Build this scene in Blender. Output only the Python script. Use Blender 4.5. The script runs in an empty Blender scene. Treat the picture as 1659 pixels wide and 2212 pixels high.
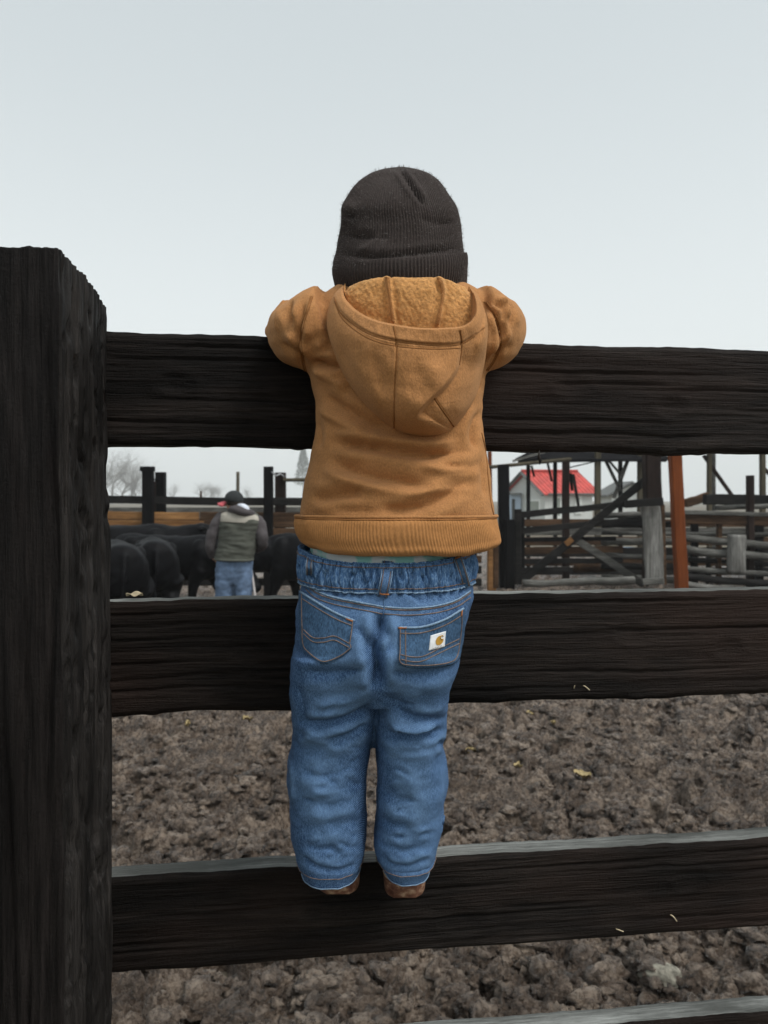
import bpy, bmesh, math, random
import numpy as np
from mathutils import Vector, Matrix
from mathutils.bvhtree import BVHTree

# ------------------------------------------------------------------ camera, sky, sun, exposure
SC = bpy.context.scene
COL = SC.collection
CAM_H = 1.70                       # metres above the pen floor
FPX, HX, HY = 1663.0, 829.5, 1080.0  # focal length / horizon in the survey grid (1659 x 2212)
cam_d = bpy.data.cameras.new('camera')
cam = bpy.data.objects.new('camera', cam_d)
COL.objects.link(cam)
cam.location = (0, 0, CAM_H)
cam.rotation_euler = (math.radians(90), 0, 0)
cam_d.sensor_fit = 'VERTICAL'
cam_d.sensor_height = 34.58
cam_d.lens = 26.0
cam_d.shift_y = -26.0 / 2212.0
cam_d.clip_start = 0.05
cam_d.clip_end = 3000
cam_d.dof.use_dof = True
cam_d.dof.focus_distance = 0.93
cam_d.dof.aperture_fstop = 10.0
SC.camera = cam

SUN_EL, SUN_AZ = math.radians(55), math.radians(125)   # azimuth clockwise from +Y (view direction)
world = bpy.data.worlds.new('World')
SC.world = world
world.use_nodes = True
wn, wl = world.node_tree.nodes, world.node_tree.links
wn.clear()
w_sky = wn.new('ShaderNodeTexSky')
w_sky.sky_type = 'NISHITA'
w_sky.sun_disc = False
w_sky.sun_elevation = SUN_EL
w_sky.sun_rotation = SUN_AZ
w_sky.air_density = 1.0
w_sky.dust_density = 6.0
w_sky.ozone_density = 1.0
w_hsv = wn.new('ShaderNodeHueSaturation')
w_hsv.inputs['Saturation'].default_value = 0.16
wl.new(w_sky.outputs[0], w_hsv.inputs['Color'])
w_mix = wn.new('ShaderNodeMixRGB')
w_mix.inputs[0].default_value = 0.62           # cloud deck over the clear sky
w_mix.inputs[2].default_value = (7.75, 8.3, 8.45, 1)
wl.new(w_hsv.outputs[0], w_mix.inputs[1])
# overcast paler towards the misty horizon
w_tc = wn.new('ShaderNodeTexCoord')
w_sep = wn.new('ShaderNodeSeparateXYZ')
wl.new(w_tc.outputs['Generated'], w_sep.inputs[0])
w_rmp = wn.new('ShaderNodeValToRGB')
w_rmp.color_ramp.interpolation = 'EASE'
w_rmp.color_ramp.elements[0].position = 0.0; w_rmp.color_ramp.elements[0].color = (1, 1, .985, 1)
w_rmp.color_ramp.elements[1].position = 0.62; w_rmp.color_ramp.elements[1].color = (.74, .765, .778, 1)
wl.new(w_sep.outputs['Z'], w_rmp.inputs[0])
w_mul = wn.new('ShaderNodeMixRGB'); w_mul.blend_type = 'MULTIPLY'; w_mul.inputs[0].default_value = 1.0
wl.new(w_mix.outputs[0], w_mul.inputs[1]); wl.new(w_rmp.outputs[0], w_mul.inputs[2])
w_bg = wn.new('ShaderNodeBackground')
w_bg.inputs[1].default_value = 0.112
wl.new(w_mul.outputs[0], w_bg.inputs[0])
w_out = wn.new('ShaderNodeOutputWorld')
wl.new(w_bg.outputs[0], w_out.inputs[0])

sun_d = bpy.data.lights.new('sun', 'SUN')
sun_d.energy = 1.5
sun_d.angle = math.radians(24)
sun_d.color = (1.0, 0.97, 0.93)
sun = bpy.data.objects.new('sun', sun_d)
COL.objects.link(sun)
sdir = Vector((math.sin(SUN_AZ) * math.cos(SUN_EL), math.cos(SUN_AZ) * math.cos(SUN_EL), math.sin(SUN_EL)))
sun.rotation_euler = sdir.to_track_quat('Z', 'Y').to_euler()
sun.location = sdir * 50

SC.view_settings.view_transform = 'Standard'
SC.view_settings.look = 'None'
SC.view_settings.exposure = 0.40
SC.view_settings.gamma = 1.0
SC.view_settings.use_curve_mapping = False
SC.render.engine = 'CYCLES'
SC.cycles.use_denoising = True
SC.cycles.max_bounces = 6
SC.cycles.volume_bounces = 2
SC.cycles.caustics_reflective = False
SC.cycles.caustics_refractive = False

# ------------------------------------------------------------------ helpers
rng = np.random.default_rng(7)

def P(px, py, d):
    """survey grid point at depth d -> world"""
    return np.array([(px - HX) * d / FPX, d, CAM_H - (py - HY) * d / FPX])

def pix(V):
    V = np.asarray(V)
    return np.stack([HX + FPX * V[:, 0] / V[:, 1], HY + FPX * (CAM_H - V[:, 2]) / V[:, 1]], 1)

def sm(x, a=0.0, b=1.0):
    t = np.clip((np.asarray(x, float) - a) / (b - a), 0, 1)
    return t * t * (3 - 2 * t)

_perm = np.random.default_rng(11).permutation(512).astype(np.int64)
_perm = np.concatenate([_perm, _perm, _perm])
_g3 = np.random.default_rng(12).normal(size=(512, 3))
_g3 /= np.linalg.norm(_g3, axis=1)[:, None]

def noise3(p):
    p = np.asarray(p, float)
    i = np.floor(p).astype(np.int64)
    f = p - i
    w = f * f * f * (f * (f * 6 - 15) + 10)
    i &= 511
    out = np.zeros(len(p))
    for dx in (0, 1):
        for dy in (0, 1):
            for dz in (0, 1):
                h = _perm[_perm[_perm[i[:, 0] + dx] + i[:, 1] + dy & 511] + i[:, 2] + dz & 511]
                g = _g3[h]
                d = f - np.array([dx, dy, dz])
                ww = (w[:, 0] if dx else 1 - w[:, 0]) * (w[:, 1] if dy else 1 - w[:, 1]) * (w[:, 2] if dz else 1 - w[:, 2])
                out += ww * (g * d).sum(1)
    return out * 1.6

def fbm(p, oct=4, gain=0.5):
    p = np.asarray(p, float)
    o, a = 0, 1.0
    for k in range(oct):
        o = o + a * noise3(p + 17.3 * k)
        p = p * 2.03
        a *= gain
    return o

def resample(pts, n, closed=False):
    """smooth (Catmull-Rom) curve through pts, n points by arc length"""
    pts = np.asarray(pts, float)
    if len(pts) == 2:
        t = np.linspace(0, 1, n)[:, None]
        return pts[0] * (1 - t) + pts[1] * t
    q = np.vstack([2 * pts[0] - pts[1], pts, 2 * pts[-1] - pts[-2]])
    out = []
    for k in range(1, len(q) - 2):
        t = np.linspace(0, 1, 24, endpoint=False)[:, None]
        a, b, c, d = q[k - 1], q[k], q[k + 1], q[k + 2]
        out.append(0.5 * (2 * b + (c - a) * t + (2 * a - 5 * b + 4 * c - d) * t ** 2 + (3 * b - a - 3 * c + d) * t ** 3))
    out = np.vstack(out + [q[-2][None]])
    s = np.concatenate([[0], np.cumsum(np.linalg.norm(np.diff(out, axis=0), axis=1))])
    ss = np.linspace(0, s[-1], n)
    return np.stack([np.interp(ss, s, out[:, k]) for k in range(out.shape[1])], 1)

def interp_rows(rows, key, n):
    """rows: list of tuples, first column the key; smooth-interpolated to n rows"""
    r = np.asarray(rows, float)
    t = np.linspace(r[0, 0], r[-1, 0], n)
    out = [t]
    for k in range(1, r.shape[1]):
        # monotone-ish cubic through the samples
        x, y = r[:, 0], r[:, k]
        m = np.gradient(y, x)
        idx = np.clip(np.searchsorted(x, t) - 1, 0, len(x) - 2)
        h = x[idx + 1] - x[idx]
        u = (t - x[idx]) / h
        out.append((2 * u ** 3 - 3 * u ** 2 + 1) * y[idx] + (u ** 3 - 2 * u ** 2 + u) * h * m[idx]
                   + (-2 * u ** 3 + 3 * u ** 2) * y[idx + 1] + (u ** 3 - u ** 2) * h * m[idx + 1])
    return np.stack(out, 1)

def grid_faces(nr, nc, wrap=False, off=0):
    r = np.arange(nr - 1)[:, None]
    c = np.arange(nc if wrap else nc - 1)[None, :]
    a = r * nc + c
    b = r * nc + (c + 1) % nc
    return (np.stack([a, b, b + nc, a + nc], -1).reshape(-1, 4) + off)

def ring_stack(rings, cap=True):
    """list of (n,3) rings -> (V, list of faces)"""
    n = len(rings[0])
    V = np.vstack(rings)
    F = grid_faces(len(rings), n, True).tolist()
    if cap:
        F.append(list(range(n))[::-1])
        F.append(list(range((len(rings) - 1) * n, len(rings) * n)))
    return V, F

def se_ring(cx, cy, z, rx, ry, n=64, e=2.3):
    t = np.linspace(0, 2 * np.pi, n, endpoint=False)
    c, s = np.cos(t), np.sin(t)
    return np.stack([cx + rx * np.sign(c) * np.abs(c) ** (2 / e), cy + ry * np.sign(s) * np.abs(s) ** (2 / e),
                     np.full(n, z) if np.ndim(z) == 0 else z], 1)

def sil_loft(rows, nrow=60, n=72, e=2.3):
    """rows of (py, xl, xr, back depth, front depth): a closed body whose outline follows xl..xr"""
    R = interp_rows(rows, 0, nrow)
    rings = []
    for py, xl, xr, yb, yf in R:
        yc = 0.5 * (yb + yf)
        rings.append(se_ring(((xl + xr) / 2 - HX) * yc / FPX, yc, CAM_H - (py - HY) * yc / FPX,
                             (xr - xl) / 2 * yc / FPX, (yf - yb) / 2, n, e))
    return ring_stack(rings)

def tube(pts, radii, n=10, m=None, flat=1.0, closed_ends=True):
    pts = np.asarray(pts, float)
    radii = np.asarray(radii, float) * np.ones(len(pts))
    if m:
        q = resample(np.hstack([pts, radii[:, None]]), m)
        pts, radii = q[:, :3], q[:, 3]
    T = np.gradient(pts, axis=0)
    T /= np.linalg.norm(T, axis=1)[:, None] + 1e-12
    up = np.array([0, 0, 1.0]) if abs(T[0, 2]) < 0.9 else np.array([1.0, 0, 0])
    nrm = np.cross(T[0], up); nrm /= np.linalg.norm(nrm)
    t = np.linspace(0, 2 * np.pi, n, endpoint=False)
    rings = []
    for k in range(len(pts)):
        nrm = nrm - T[k] * nrm.dot(T[k]); nrm /= np.linalg.norm(nrm) + 1e-12
        b = np.cross(T[k], nrm)
        rings.append(pts[k] + radii[k] * (np.cos(t)[:, None] * nrm + flat * np.sin(t)[:, None] * b))
    return ring_stack(rings, closed_ends)

def ellipsoid(c, r, nu=28, nv=18):
    rings = []
    for v in np.linspace(0.06, np.pi - 0.06, nv):
        t = np.linspace(0, 2 * np.pi, nu, endpoint=False)
        rings.append(np.stack([c[0] + r[0] * np.sin(v) * np.cos(t), c[1] + r[1] * np.sin(v) * np.sin(t),
                               np.full(nu, c[2] + r[2] * np.cos(v))], 1))
    return ring_stack(rings)

def join(parts):
    V, F, o = [], [], 0
    for v, f in parts:
        V.append(np.asarray(v))
        F.extend([[i + o for i in q] for q in f])
        o += len(v)
    return np.vstack(V), F

def mk_mesh(name, V, F, smooth=True):
    me = bpy.data.meshes.new(name)
    V = np.ascontiguousarray(V, dtype=np.float32)
    if isinstance(F, np.ndarray):
        nf, k = F.shape
        me.vertices.add(len(V)); me.vertices.foreach_set('co', V.ravel())
        me.loops.add(nf * k); me.loops.foreach_set('vertex_index', np.ascontiguousarray(F, dtype=np.int32).ravel())
        me.polygons.add(nf); me.polygons.foreach_set('loop_start', np.arange(0, nf * k, k, dtype=np.int32))
        me.update(calc_edges=True); me.validate()
    else:
        me.from_pydata(V.tolist(), [], F)
        me.update()
    me.polygons.foreach_set('use_smooth', np.full(len(me.polygons), smooth))
    return me

def origin(o):
    p = Vector((0, 0, 0))
    while o is not None:
        p = p + o.location
        o = o.parent
    return p

def obj(name, V, F, mat, parent=None, smooth=True, base=True):
    """one mesh object; V in world coordinates"""
    V = np.array(V, float)
    if parent is not None:
        off = np.array(origin(parent))
        loc = (0, 0, 0)
    else:
        lo, hi = V.min(0), V.max(0)
        off = np.array([(lo[0] + hi[0]) / 2, (lo[1] + hi[1]) / 2, lo[2]]) if base else np.zeros(3)
        loc = off
    o = bpy.data.objects.new(name, mk_mesh(name, V - off, F, smooth))
    COL.objects.link(o)
    o.location = loc
    o.parent = parent
    for m in (mat if isinstance(mat, (list, tuple)) else [mat]):
        o.data.materials.append(m)
    return o

def tag(o, label=None, cat=None, group=None, kind=None):
    for k, v in (('label', label), ('category', cat), ('group', group), ('kind', kind)):
        if v:
            o[k] = v
    return o

def thing(name, loc, label, cat, group=None):
    o = bpy.data.objects.new(name, None)
    COL.objects.link(o)
    o.location = tuple(float(x) for x in loc)
    return tag(o, label, cat, group)

def voxel(parts, size, it=4, f=0.5):
    """union of closed shapes as one continuous surface"""
    V, F = join(parts)
    me = mk_mesh('tmp', V, F)
    o = bpy.data.objects.new('tmp', me)
    COL.objects.link(o)
    m = o.modifiers.new('r', 'REMESH'); m.mode = 'VOXEL'; m.voxel_size = size
    if it:
        s = o.modifiers.new('s', 'SMOOTH'); s.iterations = it; s.factor = f
    dg = bpy.context.evaluated_depsgraph_get()
    ev = o.evaluated_get(dg)
    em = ev.to_mesh()
    Vn = np.empty(len(em.vertices) * 3); em.vertices.foreach_get('co', Vn)
    Fn = np.empty(len(em.polygons) * 4, dtype=np.int32)
    if len(em.loops) == len(em.polygons) * 4:
        em.loops.foreach_get('vertex_index', Fn)
        Fn = Fn.reshape(-1, 4)
    else:
        Fn = [list(p.vertices) for p in em.polygons]
    ev.to_mesh_clear()
    bpy.data.objects.remove(o); bpy.data.meshes.remove(me)
    return Vn.reshape(-1, 3), Fn

def outward(V, N):
    """lofted shells: point the normals away from the axis"""
    c = V.mean(0)
    return N if ((V - c) * N).sum() > 0 else -N

def normals(V, F):
    me = mk_mesh('tmp', V, F)
    N = np.empty(len(V) * 3); me.vertex_normals.foreach_get('vector', N)
    bpy.data.meshes.remove(me)
    return N.reshape(-1, 3)

def poly_dist(Q, poly):
    """signed distance (px) of points to a polyline and position 0..1 along it"""
    poly = np.asarray(poly, float)
    seg = np.linalg.norm(np.diff(poly, axis=0), axis=1)
    cum = np.concatenate([[0], np.cumsum(seg)])
    best = np.full(len(Q), 1e9); sd = np.zeros(len(Q)); tt = np.zeros(len(Q))
    for k in range(len(poly) - 1):
        a, b = poly[k], poly[k + 1]
        ab = b - a
        t = np.clip(((Q - a) @ ab) / (ab @ ab), 0, 1)
        d = Q - (a + t[:, None] * ab)
        L = np.hypot(d[:, 0], d[:, 1])
        s = np.sign(ab[0] * d[:, 1] - ab[1] * d[:, 0])
        m = L < best
        best[m] = L[m]; sd[m] = (L * s)[m]; tt[m] = ((cum[k] + t * seg[k]) / cum[-1])[m]
    return sd, tt

def folds(V, N, lst, back=True, wear=None):
    """creases and ridges of cloth: (polyline, width, amplitude mm[, end taper])"""
    Q = pix(V)
    D = np.zeros(len(V))
    face = np.clip(-N[:, 1] * 1.6, 0, 1) if back else 1.0
    for it in lst:
        poly, w, amp = it[:3]
        tp = it[3] if len(it) > 3 else 0.25
        poly = resample(poly, 14) if len(poly) > 2 else np.asarray(poly, float)
        lo, hi = poly.min(0) - 4 * w, poly.max(0) + 4 * w
        m = (Q[:, 0] > lo[0]) & (Q[:, 0] < hi[0]) & (Q[:, 1] > lo[1]) & (Q[:, 1] < hi[1])
        if not m.any():
            continue
        sd, t = poly_dist(Q[m], poly)
        end = sm(t, 0, tp) * sm(1 - t, 0, tp) if tp > 0 else 1.0
        prof = .55 * np.exp(-(sd / (.42 * w)) ** 2) + .55 * np.exp(-(sd / (1.25 * w)) ** 2)
        # a crease is sharp, with a soft swell either side of it
        if amp < 0:
            prof = prof - 0.45 * np.exp(-((np.abs(sd) - 2.0 * w) / (1.1 * w)) ** 2)
        D[m] += amp * 0.001 * prof * end
    if wear is not None:
        wear += D * face * 1000
    return V + N * (D * face)[:, None]

def bvh_of(V, F):
    return BVHTree.FromPolygons(np.asarray(V).tolist(), F.tolist() if isinstance(F, np.ndarray) else F)

CAMV = Vector((0, 0, CAM_H))

def cast(bvh, px, py):
    """surface point seen in the survey grid at (px,py)"""
    d = Vector(P(px, py, 1.0)) - CAMV
    hit = bvh.ray_cast(CAMV, d.normalized())
    return (np.array(hit[0]), np.array(hit[1])) if hit[0] is not None else (None, None)

def seam(bvh, poly, r, mat, parent, name='seam', off=0.0, n=None, side=5):
    n = n or max(10, int(np.linalg.norm(np.diff(np.asarray(poly, float), axis=0), axis=1).sum() / 5))
    pts = []
    for q in resample(poly, n):
        p, nn = cast(bvh, *q)
        if p is None:
            continue
        if nn[1] > 0: nn = -nn
        if pts and np.linalg.norm(p - pts[-1]) > 0.05:
            continue
        pts.append(p + nn * off)
    if len(pts) < 3:
        return None
    V, F = tube(np.array(pts), r, side)
    return obj(name, V, F, mat, parent)

def patch(bvh, outline, off, thick, nu=26, nv=22, push=None):
    """a sewn-on piece: a four-sided outline (top, right, bottom, left polylines) laid on a surface"""
    T, R, B, L = [resample(c, n) for c, n in zip(outline, (nu, nv, nu, nv))]
    u = np.linspace(0, 1, nu)[None, :, None]; v = np.linspace(0, 1, nv)[:, None, None]
    G = (1 - v) * T[None] + v * B[None] + (1 - u) * L[:, None] + u * R[:, None] \
        - ((1 - u) * (1 - v) * T[0] + u * (1 - v) * T[-1] + (1 - u) * v * B[0] + u * v * B[-1])
    top, bot = [], []
    for q in G.reshape(-1, 2):
        p, nn = cast(bvh, *q)
        if p is None:
            p, nn = P(q[0], q[1], 0.93), np.array([0, -1.0, 0])
        if nn[1] > 0: nn = -nn
        top.append(p + nn * (off + thick)); bot.append(p - nn * 0.002)
    top = np.array(top)
    if push is not None:
        top = push(top, G.reshape(-1, 2))
    idx = np.arange(nu * nv).reshape(nv, nu)
    border = np.concatenate([idx[0], idx[1:, -1], idx[-1, -2::-1], idx[-2:0:-1, 0]])
    V = np.vstack([top, np.array(bot)[border]])
    F = grid_faces(nv, nu)[:, ::-1].tolist()
    nb = len(border); o = nu * nv
    for k in range(nb):
        F.append([int(border[k]), int(border[(k + 1) % nb]), o + (k + 1) % nb, o + k])
    return V, F

# ------------------------------------------------------------------ materials
class NT:
    def __init__(s, name):
        s.m = bpy.data.materials.new(name)
        s.m.use_nodes = True
        s.t = s.m.node_tree
        s.n, s.l = s.t.nodes, s.t.links
        s.b = s.n['Principled BSDF']
        s.b.inputs['Specular IOR Level'].default_value = 0.3
        s.co = s.n.new('ShaderNodeTexCoord').outputs['Object']
    def map(s, scale, rot=(0, 0, 0), src=None):
        m = s.n.new('ShaderNodeMapping')
        m.inputs['Scale'].default_value = scale
        m.inputs['Rotation'].default_value = rot
        s.l.new(src or s.co, m.inputs[0])
        return m.outputs[0]
    def noise(s, vec, scale, detail=4, rough=0.55, dist=0.0):
        n = s.n.new('ShaderNodeTexNoise')
        n.inputs['Scale'].default_value = scale
        n.inputs['Detail'].default_value = detail
        n.inputs['Roughness'].default_value = rough
        n.inputs['Distortion'].default_value = dist
        s.l.new(vec, n.inputs['Vector'])
        return n.outputs[0]
    def wave(s, vec, scale, dist=0, axis='X', detail=2):
        n = s.n.new('ShaderNodeTexWave')
        n.bands_direction = axis
        n.inputs['Scale'].default_value = scale
        n.inputs['Distortion'].default_value = dist
        n.inputs['Detail'].default_value = detail
        s.l.new(vec, n.inputs['Vector'])
        return n.outputs['Fac']
    def ramp(s, fac, stops):
        r = s.n.new('ShaderNodeValToRGB')
        e = r.color_ramp.elements
        while len(e) < len(stops):
            e.new(0.5)
        for k, (p, c) in enumerate(stops):
            e[k].position = p
            e[k].color = (*c, 1) if len(c) == 3 else c
        s.l.new(fac, r.inputs[0])
        return r.outputs[0]
    def mix(s, fac, a, b, mode='MIX'):
        m = s.n.new('ShaderNodeMixRGB')
        m.blend_type = mode
        for k, x in ((0, fac), (1, a), (2, b)):
            if hasattr(x, 'is_linked') or hasattr(x, 'links'):
                s.l.new(x, m.inputs[k])
            elif k == 0:
                m.inputs[0].default_value = x
            else:
                m.inputs[k].default_value = (*x, 1)
        return m.outputs[0]
    def math(s, op, a, b=0.0):
        m = s.n.new('ShaderNodeMath'); m.operation = op
        for k, x in ((0, a), (1, b)):
            if hasattr(x, 'links'):
                s.l.new(x, m.inputs[k])
            else:
                m.inputs[k].default_value = x
        return m.outputs[0]
    def bump(s, h, strength, dist=0.001, prev=None):
        b = s.n.new('ShaderNodeBump')
        b.inputs['Strength'].default_value = strength
        b.inputs['Distance'].default_value = dist
        s.l.new(h, b.inputs['Height'])
        if prev is not None:
            s.l.new(prev, b.inputs['Normal'])
        return b.outputs[0]
    def done(s, col, rough=0.8, nrm=None, sheen=None):
        if hasattr(col, 'links'):
            s.l.new(col, s.b.inputs['Base Color'])
        else:
            s.b.inputs['Base Color'].default_value = (*col, 1)
        if hasattr(rough, 'links'):
            s.l.new(rough, s.b.inputs['Roughness'])
        else:
            s.b.inputs['Roughness'].default_value = rough
        if nrm is not None:
            s.l.new(nrm, s.b.inputs['Normal'])
        if sheen:
            s.b.inputs['Sheen Weight'].default_value = sheen[0]
            s.b.inputs['Sheen Roughness'].default_value = 0.6
            s.b.inputs['Sheen Tint'].default_value = (*sheen[1], 1)
        return s.m

def wood(name, dark, light, along='X', rough=0.75, scale=1.0, bump=0.6, tint=None, spec=0.05, mid=0.5):
    """grain runs along the given local axis"""
    t = NT(name)
    k = {'X': (0.035, 1, 1), 'Z': (1, 1, 0.035), 'Y': (1, 0.035, 1)}[along]
    warp = t.noise(t.map(tuple(a * 0.6 for a in {'X': (.35, 1, 1), 'Z': (1, 1, .35), 'Y': (1, .35, 1)}[along])), 9 * scale, 3, 0.5)
    vv_ = t.n.new('ShaderNodeVectorMath'); vv_.operation = 'MULTIPLY_ADD'
    t.l.new(t.co, vv_.inputs[0]); vv_.inputs[1].default_value = (1, 1, 1)
    wc = t.n.new('ShaderNodeVectorMath'); wc.operation = 'SCALE'; wc.inputs['Scale'].default_value = 0.022
    t.l.new(warp, wc.inputs[0]); t.l.new(wc.outputs[0], vv_.inputs[2])
    v = t.map(tuple(a * scale for a in k), (0, 0, 0), vv_.outputs[0])
    g1 = t.noise(v, 70, 4, 0.6, 0.3)
    g2 = t.noise(v, 330, 4, 0.7)
    big = t.noise(t.map(tuple(a ** .35 for a in k)), 9 * scale, 5, 0.65)
    pores = t.noise(t.co, 240 * scale, 3, 0.7)
    f = t.mix(0.55, g1, g2)
    c = t.ramp(f, [(mid - 0.16, dark), (mid + 0.02, tuple((x * .6 + y * .4) for x, y in zip(dark, light))), (mid + 0.2, light)])
    c = t.mix(t.ramp(big, [(0.40, (0, 0, 0)), (0.66, (0.85,) * 3)]), c, tuple(x * 0.7 for x in dark))
    if tint:
        c = t.mix(t.ramp(t.noise(t.map(tuple(a ** .3 for a in k)), 3.4, 4), [(0.47, (0, 0, 0)), (0.66, (0.75,) * 3)]), c, tint)
    n1 = t.bump(f, bump, 0.006)
    n1 = t.bump(pores, bump * 0.35, 0.003, n1)
    t.b.inputs['Specular IOR Level'].default_value = spec
    return t.done(c, rough, n1)

def plain(name, col, rough=0.8, var=0.25, scale=30, bump=0.0, spec=0.3, sheen=None):
    t = NT(name)
    f = t.noise(t.co, scale, 4, 0.6)
    c = t.ramp(f, [(0.3, tuple(x * (1 - var) for x in col)), (0.7, tuple(min(1, x * (1 + var)) for x in col))])
    t.b.inputs['Specular IOR Level'].default_value = spec
    return t.done(c, rough, t.bump(f, bump, 0.01) if bump else None, sheen)

M = {}
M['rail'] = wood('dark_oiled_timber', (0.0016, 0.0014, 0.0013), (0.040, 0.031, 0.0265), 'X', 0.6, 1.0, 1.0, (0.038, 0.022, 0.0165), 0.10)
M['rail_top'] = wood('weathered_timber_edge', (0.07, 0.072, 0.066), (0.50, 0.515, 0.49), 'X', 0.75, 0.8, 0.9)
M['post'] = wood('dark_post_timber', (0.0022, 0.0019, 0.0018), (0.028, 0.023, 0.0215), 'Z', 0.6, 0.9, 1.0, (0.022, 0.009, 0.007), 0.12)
M['post_side'] = wood('lit_post_side', (0.005, 0.0045, 0.0042), (0.070, 0.062, 0.057), 'Z', 0.6, 1.1, 1.0, None, 0.12)  # paler copy of the post timber: side light put into the colour
M['wood_black'] = wood('black_timber', (0.003, 0.003, 0.0035), (0.013, 0.012, 0.012), 'Z', 0.8, 0.5)
M['wood_char'] = wood('charcoal_board', (0.008, 0.008, 0.008), (0.045, 0.042, 0.039), 'X', 0.7, 0.4)
M['wood_grey'] = wood('grey_weathered_board', (0.030, 0.029, 0.026), (0.33, 0.325, 0.30), 'X', 0.75, 0.4)
M['wood_greyz'] = wood('grey_weathered_post', (0.06, 0.058, 0.052), (0.46, 0.455, 0.43), 'Z', 0.75, 0.3)
M['wood_tan'] = wood('tan_board', (0.14, 0.066, 0.026), (0.56, 0.30, 0.12), 'X', 0.75, 0.3)
M['wood_brown'] = wood('brown_board', (0.022, 0.014, 0.009), (0.20, 0.115, 0.066), 'X', 0.75, 0.3)
M['wood_rust'] = wood('rust_brown_post', (0.10, 0.026, 0.008), (0.28, 0.080, 0.024), 'Z', 0.6, 0.25)
M['wood_pole'] = wood('olive_grey_pole', (0.06, 0.052, 0.036), (0.17, 0.145, 0.10), 'Z', 0.8, 0.3)
M['wood_dkbrown'] = wood('dark_brown_post', (0.012, 0.008, 0.007), (0.05, 0.032, 0.026), 'Z', 0.7, 0.4)
M['shed_roof'] = plain('black_shelter_roof', (0.012, 0.012, 0.013), 1.0, 0.25, 30, 0, 0.0)

t = NT('mud')
f1 = t.noise(t.co, 5.0, 6, 0.6)
f2 = t.noise(t.co, 38, 5, 0.65)
c = t.ramp(t.mix(0.5, f1, f2), [(0.38, (0.036, 0.023, 0.015)), (0.5, (0.150, 0.108, 0.078)), (0.61, (0.40, 0.31, 0.236))])
t.b.inputs['Specular IOR Level'].default_value = 0.75
M['mud'] = t.done(c, t.ramp(f2, [(0.40, (0.16,) * 3), (0.62, (0.5,) * 3)]), t.bump(t.noise(t.co, 55, 6, 0.72), 1.0, 0.05))
t = NT('field')
c = t.ramp(t.noise(t.co, 0.35, 6, 0.6), [(0.35, (0.10, 0.082, 0.062)), (0.55, (0.14, 0.12, 0.085)), (0.7, (0.10, 0.11, 0.055))])
M['field'] = t.done(c, 0.9)

# knitted / woven cloth
def cloth(name, col, var, scale, rough, sheen, bmp, stretch=(1, 1, 1), blotch=0.12):
    t = NT(name)
    f = t.noise(t.map(stretch), scale, 3, 0.6)
    g = t.noise(t.co, 22, 4, 0.6)
    c = t.ramp(f, [(0.3, tuple(x * (1 - var) for x in col)), (0.7, tuple(min(1, x * (1 + var)) for x in col))])
    c = t.mix(t.ramp(g, [(0.35, (0, 0, 0)), (0.7, (blotch,) * 3)]), c, tuple(min(1, x * 1.7 + 0.02) for x in col))
    t.b.inputs['Specular IOR Level'].default_value = 0.15
    return t.done(c, rough, t.bump(f, bmp, 0.0012), sheen)
BR = (0.375, 0.175, 0.065)
M['hoodie'] = cloth('brown_sweatshirt_knit', BR, 0.24, 560, 0.95, (0.2, (0.9, 0.6, 0.35)), 0.7, (1, 1, 0.6), 0.22)
M['fleece'] = cloth('brown_brushed_fleece', (0.45, 0.215, 0.070), 0.42, 300, 1.0, (0.5, (0.95, 0.7, 0.4)), 1.0, (1, 1, 1), 0.35)
M['hoodie_seam'] = cloth('brown_seam', (0.25, 0.11, 0.036), 0.1, 500, 0.95, None, 0.3)
M['rib'] = cloth('brown_rib_knit', (0.375, 0.172, 0.058), 0.18, 500, 0.95, (0.25, (0.9, 0.6, 0.35)), 0.3, (1, 1, 0.5), 0.15)
M['beanie'] = cloth('charcoal_rib_knit', (0.030, 0.0235, 0.0215), 0.5, 600, 0.95, (0.10, (0.6, 0.5, 0.46)), 0.6, (1, 1, 0.6), 0.2)
M['fuzz'] = plain('charcoal_fibre', (0.16, 0.145, 0.14), 0.9)
t = NT('blue_denim')
v = t.map((1, 1, 0.35))
f = t.noise(v, 760, 2, 0.6)
tw = t.wave(t.map((1, 0, 1), (0, math.radians(35), 0)), 260, 0.6, 'X')
h = t.mix(0.35, f, tw)
g = t.noise(t.map((1, 1, .5)), 9, 4, 0.5)
c = t.ramp(h, [(0.30, (0.008, 0.024, 0.068)), (0.50, (0.030, 0.076, 0.180)), (0.72, (0.17, 0.29, 0.48))])
c = t.mix(t.ramp(g, [(0.42, (0, 0, 0)), (0.70, (0.5,) * 3)]), c, (0.110, 0.205, 0.36))
t.b.inputs['Specular IOR Level'].default_value = 0.15
at = t.n.new('ShaderNodeAttribute'); at.attribute_name = 'wear'      # cloth rubbed pale along its ridges
c = t.mix(t.math('MULTIPLY', at.outputs['Fac'], 0.26), c, (0.19, 0.32, 0.50))
M['denim'] = t.done(c, 0.92, t.bump(h, 0.4, 0.001))
t = NT('blue_denim_waistband')
f = t.noise(t.map((1, 1, 0.3)), 700, 3, 0.6)
c = t.ramp(f, [(0.3, (0.026, 0.066, 0.155)), (0.52, (0.068, 0.150, 0.295)), (0.72, (0.23, 0.35, 0.51))])
M['denim_band'] = t.done(c, 0.92, t.bump(f, 0.4, 0.001))
M['denim_pale'] = cloth('faded_denim_edge', (0.19, 0.28, 0.39), 0.35, 500, 0.95, None, 0.4)
M['denim_pocket'] = cloth('greyed_denim', (0.045, 0.092, 0.165), 0.55, 650, 0.95, None, 0.4, (1, 1, .4), 0.25)
M['thread'] = plain('tan_thread', (0.17, 0.125, 0.105), 0.9, 0.4, 300)
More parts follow.
